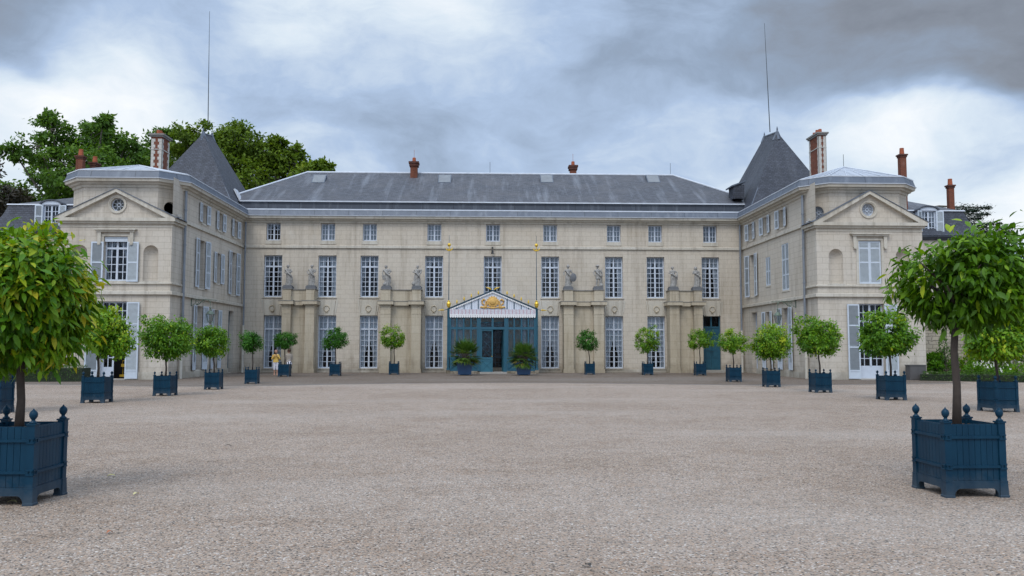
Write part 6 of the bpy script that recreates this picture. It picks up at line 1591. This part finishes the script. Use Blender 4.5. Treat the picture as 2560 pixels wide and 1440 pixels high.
# ------------------------------------------------------------------ annexes with mansard roofs
def annexe(xi, xo, Y0, label, dx, open_dormer, chims):
    s_ = 1 if xo > xi else -1
    t = thing('annexe_building', label, 'building', (xi, Y0, 0)); root = Matrix.Translation((-xi, -Y0, 0)); Y1 = Y0+7.5; z0 = 9.35; z1 = 11.25
    a, b = min(xi, xo), max(xi, xo)
    mb = MB(); mb.box(a, b, Y0, Y1, 0, z0); obj('wall', mb, MAT['wallL'], t, root)
    mb = MB(); mb.sweep([(0, z0-0.25), (0.15, z0-0.2), (0.3, z0-0.02), (0.3, z0+0.05), (0, z0+0.06)], [(a, Y1), (a, Y0), (b, Y0), (b, Y1)]); obj('cornice', mb, MAT['lead_dark'], t, root)
    prof = [(0.32, z0+0.06), (-0.10, z0+0.55), (-0.45, z0+1.2), (-0.68, z1)]
    # bell-curved slate slope on front and outer end
    mb = MB(); path = [(a, Y1), (a, Y0), (b, Y0), (b, Y1)]; mb.sweep(prof, path, cap=False); obj('roof', mb, MAT['slate_dark'], t, root)
    ai, bi = a+0.68, b-0.68; yi, yo = Y0+0.68, Y1-0.3; zr = PY(176 if s_ < 0 else 2278, 491 if s_ < 0 else 497, Y0+3.7).z
    mb = MB(); xr0 = ai+3.0 if s_ < 0 else ai; xr1 = bi if s_ < 0 else bi-3.0; ym = (yi+yo)/2
    mb.poly([(ai, yi, z1), (bi, yi, z1), (xr1, ym, zr), (xr0, ym, zr)]); mb.poly([(bi, yi, z1), (bi, yo, z1), (xr1, ym, zr)]); mb.poly([(bi, yo, z1), (ai, yo, z1), (xr0, ym, zr), (xr1, ym, zr)]); mb.poly([(ai, yo, z1), (ai, yi, z1), (xr0, ym, zr)])
    rf = obj('roof', mb, MAT['slate'], t, root)
    mb = MB(); mb.sweep([(-0.66, z1-0.05), (-0.58, z1-0.03), (-0.60, z1+0.05), (-0.70, z1+0.06)], path); obj('flashing', mb, MAT['zinc_edge'], rf, root)
    # dormer
    fr = Frame(dx, Y0+0.05, 1, 0, (xi, Y0)); w = 0.92; h = 1.62; zb = z0+0.18
    mb = MB()
    arc = [(0.62*math.cos(u), h+0.02+0.24*math.sin(u)) for u in [math.pi*i/10 for i in range(11)]]
    mb.prism([(-0.62, 0), (-0.50, 0), (-0.50, h), (-0.62, h)], -0.05, 1.2); mb.prism([(0.50, 0), (0.62, 0), (0.62, h), (0.50, h)], -0.05, 1.2)
    mb.prism([(-0.62, h), (0.62, h)]+arc[1:-1], -0.06, 1.4)
    dm_ = obj('dormer', mb, MAT['paint'], t, fr.at(0, zb))
    arc2 = [(0.74*math.cos(u), h+0.03+0.32*math.sin(u)) for u in [math.pi*i/10 for i in range(11)]]
    mb = MB(); mb.prism(arc2+[(-0.62, h+0.03)]+[(0.63*math.cos(u), h+0.03+0.245*math.sin(u)) for u in [math.pi*(9-i)/10 for i in range(9)]]+[(0.63, h+0.03)], -0.14, 1.4); obj('dormer_roof', mb, MAT['lead_dark'], t, fr.at(0, zb))
    wi = window(fr, 0, zb+0.02, 0.98, h-0.03, (4, 0, 4, 0, 0, None if s_ < 0 else 'loose'), 0.06, parent=t)
    mb = MB(); mb.box(-0.5, 0.5, 0.6, 0.62, 0, h); obj('interior_wall', mb, MAT['interior'], t, fr.at(0, zb))  # near-black sheet, shade of the space behind the dormer put into colour
    me = cached(('shd', 0.49, h), lambda: shutter_mesh(0.49, h-0.05, [h*0.5]))
    obj('shutter', me, None, wi, Matrix.Translation((-0.52, -0.12, 0)) @ Matrix.Rotation(R(186 if s_ < 0 else 215), 4, 'Z')); obj('shutter', me, None, wi, Matrix.Translation((0.52, -0.12, 0)) @ Matrix.Rotation(R(-8), 4, 'Z'))
    for (x0_, x1_, Yc, zt, mt, dep, pots) in chims:
        mb = MB(); mb.box(x0_, x1_, Yc, Yc+dep, z1-0.5, zt-0.22); c_ = obj('chimney', mb, MAT[mt], rf, root)
        mb = MB(); mb.box(x0_-0.04, x1_+0.04, Yc-0.04, Yc+dep+0.04, zt-0.22, zt-0.1); mb.box(x0_-0.09, x1_+0.09, Yc-0.09, Yc+dep+0.09, zt-0.1, zt); obj('chimney_cap', mb, MAT['brick_dark'], t, root)
        for k in range(pots):
            mb = MB(); mb.lathe([(0.17, zt), (0.14, zt+0.42), (0.16, zt+0.43), (0.13, zt+0.46)], ((x0_+x1_)/2, Yc+dep*0.5, 0), 10); obj('chimney_pot', mb, MAT['terracotta'], t, root)
X_ = lambda px, Y: PY(px, 430, Y).x
annexe(-23.22, -32.4, 56.0, 'mansard-roofed annexe with one dormer, behind the left pavilion', PY(127, 540, 56).x, False,
       [(X_(185, 57), X_(202, 57), 57.2, PY(196, 387, 57).z, 'brick', 0.4, 1), (X_(212, 57.5), X_(225, 57.5), 58.2, PY(222, 405, 58.2).z, 'brick_dark', 0.7, 1)])
annexe(24.80, 33.9, 56.0, 'mansard-roofed annexe with one open dormer, behind the right pavilion', PY(2322, 540, 56).x, True,
       [(X_(2252, 57), X_(2267, 57), 57.0, PY(2254, 385, 57).z, 'brick', 0.40, 1), (X_(2371, 58), X_(2384, 58), 58.0, PY(2374, 462, 58).z, 'brick', 0.35, 1)])

# ------------------------------------------------------------------ garden walls, hedges, beds
for a, b, lb in ((24.78, 64, 'old rubble stone garden wall right of the right pavilion'), (-64, -23.2, 'rubble stone garden wall behind the hedge left of the left pavilion')):
    t = thing('garden_wall', lb, 'wall', ((a+b)/2, 48.6, 0)); mb = MB(); c_ = (a+b)/2
    mb.box(a-c_, b-c_, 0, 0.45, 0, 3.3); obj('masonry', mb, MAT['rubble'], t)
    mb = MB(); mb.prism([(-0.08, 3.3), (0.53, 3.3), (0.225, 3.55)], a-c_, b-c_); mb.v = [(y, x, z) for x, y, z in mb.v]; mb.f = [f[::-1] for f in mb.f]; obj('coping', mb, MAT['mould'], t)
def hedge(path, w, h, lb, n):
    c0 = path[0]; t = thing('hedge', lb, 'hedge', (c0[0], c0[1], 0)); P_ = []; O_ = []
    mb = MB()
    for (a, b) in zip(path[:-1], path[1:]):
        A, B = np.array(a), np.array(b); d = (B-A)/np.linalg.norm(B-A); nn = np.array([d[1], -d[0]]); m = int(n*np.linalg.norm(B-A))
        u = rng.uniform(0, 1, m); ln = np.linalg.norm(B-A); side = rng.uniform(-1, 1, m); z = h*rng.uniform(0, 1, m)**0.6
        top = rng.uniform(0, 1, m) < 0.45; sd_ = np.where(top, side, np.sign(side)); z = np.where(top, h, z)
        bump_ = 0.05*np.sin(u*ln*2.3)+0.04*np.sin(u*ln*5.1)
        q = A[None]+d[None]*(u*ln)[:, None]+nn[None]*(sd_*w/2*(1-0.12*(z/h)**4))[:, None]
        P_.append(np.column_stack([q, z*(1+bump_)])); O_.append(np.column_stack([nn[None]*np.where(top, 0.2, sd_)[:, None], np.where(top, 1, 0.3)]))
        hw = w/2-0.05; A2, B2 = A-d*0.1, B+d*0.1
        c = [A2-nn*hw, A2+nn*hw, B2+nn*hw, B2-nn*hw]; zt = h-0.07
        lo = [mb.vert((p[0]-c0[0], p[1]-c0[1], 0)) for p in c]; hi = [mb.vert((p[0]-c0[0], p[1]-c0[1], zt)) for p in c]
        mb.face(hi[::-1]);
        for k in range(4): mb.face((lo[k], lo[(k+1) % 4], hi[(k+1) % 4], hi[k]))
    obj('hedge_core', mb, simple('hedge_inner_twigs', (0.015, 0.025, 0.01), 0.9), t)
    P_ = np.concatenate(P_)-np.array([c0[0], c0[1], 0]); O_ = np.concatenate(O_); m = len(P_)
    P_ += rng.normal(size=(m, 3))*0.025
    leafmesh('foliage', P_, O_+rng.normal(size=(m, 3))*0.6, O_+rng.normal(size=(m, 3))*0.7, rng.uniform(0.05, 0.10, m), rng.uniform(0.03, 0.055, m), rng.normal(0.5, 0.2, m), MAT['leafH'], True, t)
hedge([(23.9, 45.2), (28.2, 42.6), (38, 37.5)], 0.8, 0.42, 'low clipped box hedge edging the flower bed on the right', 420)
hedge([(-52, 41.5), (-20.6, 44.3)], 1.3, 0.75, 'low clipped hedge along the foot of the left pavilion', 460)
# bed earth
mb = MB(); mb.poly([(24.2, 45.2, 0.012), (28.2, 42.6, 0.012), (46, 35, 0.012), (46, 48.5, 0.012), (24.6, 48.5, 0.012)]); mb.poly([(-60, 42, 0.012), (-23.2, 44.5, 0.012), (-23.2, 48.5, 0.012), (-60, 48.5, 0.012)]); structure('bed_earth', mb, MAT['earth'])
def blob_leaves(specs, L0, mat, name='foliage', parent=None, org=(0, 0, 0), tc=0.45, asp=0.5, simple_=True):
    P_, T_, N_, tt = [], [], [], []
    for (x, y, z, rx, ry, rz, n) in specs:
        d = rdir(n); d[:, 2] = np.abs(d[:, 2])*np.where(rng.uniform(size=n) < 0.8, 1, -1); r_ = rng.uniform(0.3, 1, n)**0.4*lump_fn(14, 0.25, 0.4)(d)
        P_.append(np.array([x, y, z])+d*r_[:, None]*np.array([rx, ry, rz])); T_.append(d+rng.normal(size=(n, 3))*0.6+np.array([0, 0, 0.3])); N_.append(d+rng.normal(size=(n, 3))*0.5); tt.append(np.full(n, rng.normal(tc, 0.1))+rng.normal(0, 0.14, n)+0.1*d[:, 2])
    P_ = np.concatenate(P_)-np.array(org); n = len(P_); T_ = np.concatenate(T_); N_ = np.concatenate(N_); P_[:, 2] = np.maximum(P_[:, 2], 0.03)
    Ln = L0*rng.uniform(0.6, 1.4, n)
    return leafmesh(name, P_, T_, N_, Ln, Ln*asp, np.concatenate(tt), MAT[mat], simple_, parent)
# flower beds: uncountable low planting
sp = []
for k in range(46):
    x = rng.uniform(26.2, 42); yb = 45.2-(x-24.5)*0.55 if x < 33 else 40.5
    y = rng.uniform(yb+0.2, 48.2); h = rng.uniform(0.35, 0.8)+0.35*(y-yb)/3; sp.append((x, y, h*0.5, rng.uniform(0.35, 0.6), rng.uniform(0.35, 0.6), h*0.6, 420))
o = blob_leaves(sp, 0.12, 'leafS', 'flower_bed_right', tc=0.35); o.name = 'flower_bed'; o['kind'] = 'stuff'; o['label'] = 'mixed leafy planting in the flower bed on the right'
sp = []
for k in range(34):
    x = rng.uniform(-44, -25); sp.append((x, rng.uniform(45.4, 47.8), rng.uniform(0.5, 1.0), rng.uniform(0.5, 0.9), 0.6, rng.uniform(0.6, 1.2), 420))
o = blob_leaves(sp, 0.13, 'leafH', 'flower_bed_left', tc=0.4); o.name = 'flower_bed'; o['kind'] = 'stuff'; o['label'] = 'dark shrubby planting behind the hedge on the left'
def flowers(n, x0, x1, ypos, z0, z1, t0, t1, size, lb, clus=6):
    C = np.column_stack([rng.uniform(x0, x1, n), np.full(n, 0.0), rng.uniform(z0, z1, n)]); C[:, 1] = ypos(C[:, 0])+rng.normal(0, 0.35, n)
    idx = np.repeat(np.arange(n), clus*5); m = len(idx); fc = np.repeat(rng.normal(size=(n*clus, 3))*size*1.3, 5, axis=0)
    P_ = C[idx]+fc; T_ = rng.normal(size=(m, 3)); T_[:, 1] -= 0.6
    o = leafmesh('flowers', P_, T_, rng.normal(size=(m, 3)), np.full(m, size), np.full(m, size*0.7), rng.uniform(t0, t1, n)[idx], MAT['flower'], True); o.name = 'blossoms'; o['kind'] = 'stuff'; o['label'] = lb
yb_ = lambda x: 45.6-(x-24.5)*0.5
flowers(34, 26.2, 34, yb_, 0.5, 1.3, 0.0, 0.5, 0.075, 'white blossoms in the right flower bed')
flowers(7, 28.0, 29.2, yb_, 1.3, 2.6, 0.62, 0.72, 0.09, 'red blossoms beside the trunk of the right foreground tree')
flowers(8, 30.4, 32.8, yb_, 1.5, 2.4, 0.78, 0.87, 0.09, 'purple blossoms at the right edge of the bed')
flowers(3, 27.2, 27.5, yb_, 2.1, 2.5, 0.93, 1.0, 0.08, 'orange blossoms on the tall pointed shrub')
flowers(16, -33, -25, lambda x: 45.4+0*x, 0.9, 1.5, 0.0, 0.5, 0.075, 'white blossoms behind the left hedge')
def shrub(name, x, y, specs, mat, lb, cat, L0=0.14, group=None, tc=0.45):
    t = thing(name, lb, cat, (x, y, 0), 0, group); mb = MB(); top = max(s_[2]+s_[5] for s_ in specs)
    mb.tube([(0, 0, 0), (0.05, 0, top*0.4), (0, 0, top*0.7)], [0.06+top*0.012, 0.04+top*0.008, 0.02], 7)
    for s_ in specs[:12]: mb.tube([(0.03, 0, top*0.25), ((s_[0]-x)*0.6, (s_[1]-y)*0.6, s_[2]*0.9)], [0.03+top*0.004, 0.012], 5)
    obj('trunk', mb, MAT['bark'], t); blob_leaves(specs, L0, mat, 'crown', t, (x, y, 0), tc)
g_ = PY(2361, 900, 46.6)
shrub('conical_shrub', g_.x, 46.6, [(g_.x, 46.6, 0.5, 0.65, 0.6, 0.7, 500), (g_.x, 46.6, 1.2, 0.45, 0.45, 0.7, 350), (g_.x-0.05, 46.6, 1.9, 0.22, 0.22, 0.6, 160)], 'leafH', 'narrow pointed evergreen shrub with an orange tip before the rubble wall', 'shrub', 0.11)
for k, (px_, w_, h_, lb) in enumerate(((2335, 0.45, 1.5, 'small leafy shrub left of the pointed evergreen, before the rubble wall'), (2450, 0.9, 2.6, 'loose green shrub just right of the trunk of the large foreground tree'), (2520, 1.2, 3.0, 'dark bushy shrub at the right edge behind the white flowers'))):
    g_ = PY(px_, 900, 47.0); shrub('garden_shrub', g_.x, 47.0, [(g_.x+rng.normal()*w_*0.4, 47.0+rng.normal()*0.2, h_*(0.3+0.45*j/4), w_*0.7, 0.6, h_*0.28, 380) for j in range(5)], 'leafH' if k == 2 else 'leafS', lb, 'shrub', 0.14, tc=0.3)
# dark yew mass beyond the wall on the right
for k, (x0_, y0_, h_, lb) in enumerate(((37.5, 51.5, 7.0, 'dark yew rising behind the garden wall near the right edge'), (44.5, 52.5, 8.0, 'broad dark yew outside the frame beyond the garden wall on the right'))):
    sp = [(x0_+rng.normal()*1.5, y0_+rng.normal()*0.8, h_*(0.25+0.6*rng.uniform()), 1.6, 1.4, 1.3, 900) for j in range(12)]
    shrub('yew_tree', x0_, y0_, sp, 'leafC', lb, 'tree', 0.22, tc=0.4)
# cedar behind the right annexe
cd = (36.5, 66.0); t = thing('cedar_tree', 'dark cedar with flat layered branches poking out behind the right annexe roof', 'tree', (cd[0]-4, cd[1], 0))
mb = MB(); mb.tube([(0, 0, 0), (0.1, 0, 7), (0, 0, 12.5)], [0.55, 0.4, 0.15], 10); P_, T_, N_, tt = [], [], [], []
tips = [(2475, 520), (2470, 536), (2440, 528), (2533, 570), (2500, 560), (2528, 580), (2550, 602), (2500, 590), (2560, 625), (2590, 650), (2540, 640), (2450, 548)]
for (px_, py_) in tips:
    e = PY(px_, py_, cd[1]+rng.normal()*0.5); e = np.array([e.x-(cd[0]-4), e.y-cd[1], e.z]); s0 = np.array([0.0, 0, e[2]-0.9-0.15*abs(e[0])*0.3+0.5])
    mid = (s0+e)/2+np.array([0, 0, 0.5]); mb.tube([tuple(s0), tuple(mid), tuple(e)], [0.14, 0.08, 0.02], 6)
    n = 1500; u = rng.uniform(0.18, 1.0, n)**0.8; q = (1-u)[:, None]**2*s0+2*(u*(1-u))[:, None]*mid+(u**2)[:, None]*e
    wd = 1.5*np.sin(np.pi*np.clip(u, 0, 1)**1.3)+0.12
    q = q+np.column_stack([rng.normal(size=n)*0.35*wd, rng.normal(size=n)*0.7*wd, -np.abs(rng.normal(size=n))*0.16*wd+0.05])
    P_.append(q); d_ = (e-mid)/np.linalg.norm(e-mid); T_.append(d_[None]+rng.normal(size=(n, 3))*0.5); N_.append(rng.normal(size=(n, 3))*0.4+np.array([0, 0, 1])); tt.append(rng.normal(0.4, 0.2, n))
for k in range(26):
    a = rng.uniform(0, 2*math.pi); z_ = rng.uniform(4, 11); r_ = 5.5*(1-z_/16); e = np.array([r_*math.cos(a), r_*math.sin(a), z_])
    mb.tube([(0, 0, z_-0.3), tuple(e)], [0.12, 0.02], 5); n = 500; u = rng.uniform(0.2, 1, n)
    P_.append(e[None]*u[:, None]*np.array([1, 1, 0])+np.array([0, 0, z_])+np.column_stack([rng.normal(size=n)*0.5, rng.normal(size=n)*0.5, rng.normal(size=n)*0.1])); T_.append(rng.normal(size=(n, 3))); N_.append(rng.normal(size=(n, 3))*0.4+np.array([0, 0, 1])); tt.append(rng.normal(0.4, 0.2, n))
obj('trunk', mb, MAT['bark_big'], t)
P_ = np.concatenate(P_); n = len(P_); leafmesh('crown', P_, np.concatenate(T_), np.concatenate(N_), rng.uniform(0.14, 0.30, n), rng.uniform(0.04, 0.09, n), np.concatenate(tt), MAT['leafC'], True, t)

# ------------------------------------------------------------------ trees behind the left wing
def big_tree(name, Y, lobes, mat, lb, dens, L0, tc=0.42, base_px=None, cat='tree', group=None):
    pts = [(PY(px_, py_, Y), r_*Y/2100) for px_, py_, r_ in lobes]
    bx = PY(base_px or sum(l[0] for l in lobes)/len(lobes), 860, Y).x
    t = thing(name, lb, cat, (bx, Y, 0), 0, group)
    top = max(p.z for p, r_ in pts); zf = min(p.z for p, r_ in pts)*0.55
    mb = MB(); mb.tube([(0, 0, 0), (0.2, 0, zf*0.6), (0, 0.1, zf)], [0.75, 0.55, 0.48], 10)
    P_, T_, N_, tt = [], [], [], []
    for i, (p, r_) in enumerate(pts):
        c = np.array([p.x-bx, rng.normal()*2.0, p.z]); mb.tube([(0, 0, zf-0.3), (c[0]*0.45, c[1]*0.4, zf+(c[2]-zf)*0.55), tuple(c)], [0.3, 0.17, 0.05], 6)
        ncl = max(14, int(26*(r_/1.8)**2)); d = rdir(ncl); rad = rng.uniform(0.45, 1.06, ncl)**0.6*r_*lump_fn(10, 0.28, 0.5)(d); C = c+d*rad[:, None]*np.array([1.05, 1.2, 0.92])
        for j in range(0, ncl, 2): mb.tube([tuple(c), tuple(C[j])], [0.05, 0.015], 4, cap=False)
        m = int(dens); idx = np.repeat(np.arange(ncl), m); sg = 0.26*r_**0.5
        q = C[idx]+rng.normal(size=(len(idx), 3))*np.array([sg*1.15, sg*1.15, sg*0.62]); out = d[idx]
        P_.append(q); T_.append(out*0.5+rng.normal(size=(len(idx), 3))*0.6-np.array([0, 0, 0.35])); N_.append(out*0.6+rng.normal(size=(len(idx), 3))*0.5+np.array([0, 0, 0.7])); tt.append(tc+rng.normal(0, 0.10, ncl)[idx]+rng.normal(0, 0.12, len(idx))+0.10*out[:, 2])
    # fill down behind the buildings
    obj('trunk', mb, MAT['bark_big'], t)
    P_ = np.concatenate(P_); n = len(P_); leafmesh('crown', P_, np.concatenate(T_), np.concatenate(N_), L0*rng.uniform(0.6, 1.3, n), L0*rng.uniform(0.45, 0.75, n), np.concatenate(tt), MAT[mat], True, t)
GT = 'tall trees behind the left wing'
big_tree('plane_tree', 86, [(130,470,62),(95,425,42),(200,410,75),(165,342,36),(225,350,44),(285,362,42),(318,400,42),(140,385,42),(255,450,70),(60,490,38),(330,465,50),(205,312,18),(245,318,14),(152,312,12),(95,530,55),(180,520,60),(75,395,20),(330,370,22),(290,320,14)], 'leafT', 'tallest broad green tree at far left, behind the two red chimneys', 44, 0.42, 0.42, 200, group=GT)
big_tree('plane_tree', 93, [(372,385,34),(405,350,22),(438,372,26),(366,345,16),(400,425,50),(350,440,38),(445,430,45),(425,340,12)], 'leafT', 'smaller green tree seen behind the banded chimney on the left', 40, 0.42, 0.36, 400, group=GT)
big_tree('plane_tree', 90, [(480,360,38),(520,345,38),(560,352,44),(612,362,46),(470,410,50),(560,420,62),(630,425,60),(543,318,16),(600,328,24),(455,335,14),(520,470,60),(600,480,60)], 'leafT2', 'olive-green tree directly behind the left pyramid roof', 46, 0.42, 0.42, 555, group=GT)
big_tree('plane_tree', 88, [(682,392,44),(655,368,32),(722,402,42),(758,422,32),(700,445,50),(645,455,50),(796,432,20),(768,456,38),(815,416,13),(738,372,14),(690,355,16),(790,415,10),(720,480,50)], 'leafT2', 'olive-green tree sloping down behind the main roof hip at left', 46, 0.42, 0.45, 700, group=GT)
big_tree('copper_beech', 76, [(2,436,24),(4,482,32),(-25,455,40),(6,528,28),(-20,520,45),(-40,500,60)], 'leafP', 'dark reddish-brown tree at the left edge of the picture', 60, 0.36, 0.4, -10)
# far treeline closing the horizon on both sides
sp = []
for k in range(56):
    s_ = -1 if k % 2 else 1; x = s_*rng.uniform(48, 200); y = rng.uniform(105, 125); h = rng.uniform(6, 9); sp.append((x, y, h*0.45, rng.uniform(5, 8), 4, h*0.6, 700))
o = blob_leaves(sp, 0.9, 'leafT', 'treeline', tc=0.35); o.name = 'treeline'; o['kind'] = 'stuff'; o['label'] = 'distant treeline beyond the grounds'

# ------------------------------------------------------------------ small litter on the gravel
def litter(px, py, col, L0, W0_, lb, rz):
    g_ = GR(px, py); key = 'lit%.2f%.2f' % (col[0], col[1])
    if key not in MAT: MAT[key] = simple('fallen_leaf_' + key[-4:].replace('.', ''), col, 0.8)
    mb = MB(); n = 6; lo = []
    pts = []
    for i in range(n+1):
        u = i/n; w_ = W0_*math.sin(math.pi*u)**0.7+0.002; z_ = 0.004+0.02*math.sin(math.pi*u)
        pts.append((mb.vert((u*L0-L0/2, -w_/2, z_+0.006)), mb.vert((u*L0-L0/2, 0, z_)), mb.vert((u*L0-L0/2, w_/2, z_+0.008))))
    for a, b in zip(pts[:-1], pts[1:]): mb.face((a[0], b[0], b[1], a[1])); mb.face((a[1], b[1], b[2], a[2]))
    o = obj('fallen_leaf', mb, MAT[key]); o.location = (g_.x, g_.y, 0.004); o.rotation_euler = (0, 0, rz)
    tag(o, lb, 'leaf', 'fallen leaves on the gravel')
litter(278, 1192, (0.50, 0.44, 0.16), 0.10, 0.05, 'pale yellow fallen leaf between the left foreground planter and the centre', 0.4)
litter(340, 1238, (0.55, 0.50, 0.25), 0.09, 0.04, 'cream fallen leaf right of the left foreground planter', 1.2)
litter(30, 1258, (0.55, 0.50, 0.25), 0.10, 0.05, 'cream fallen leaf at the foot of the left foreground planter', 0.1)
litter(274, 1335, (0.35, 0.12, 0.05), 0.06, 0.04, 'rust red fallen leaf low in the left foreground', 0.9)
litter(570, 1116, (0.06, 0.05, 0.04), 0.12, 0.03, 'dark fallen leaf left of the middle of the forecourt', 0.05)
litter(1470, 1418, (0.04, 0.035, 0.03), 0.07, 0.05, 'blackish fallen leaf at the bottom of the picture right of centre', 2.0)
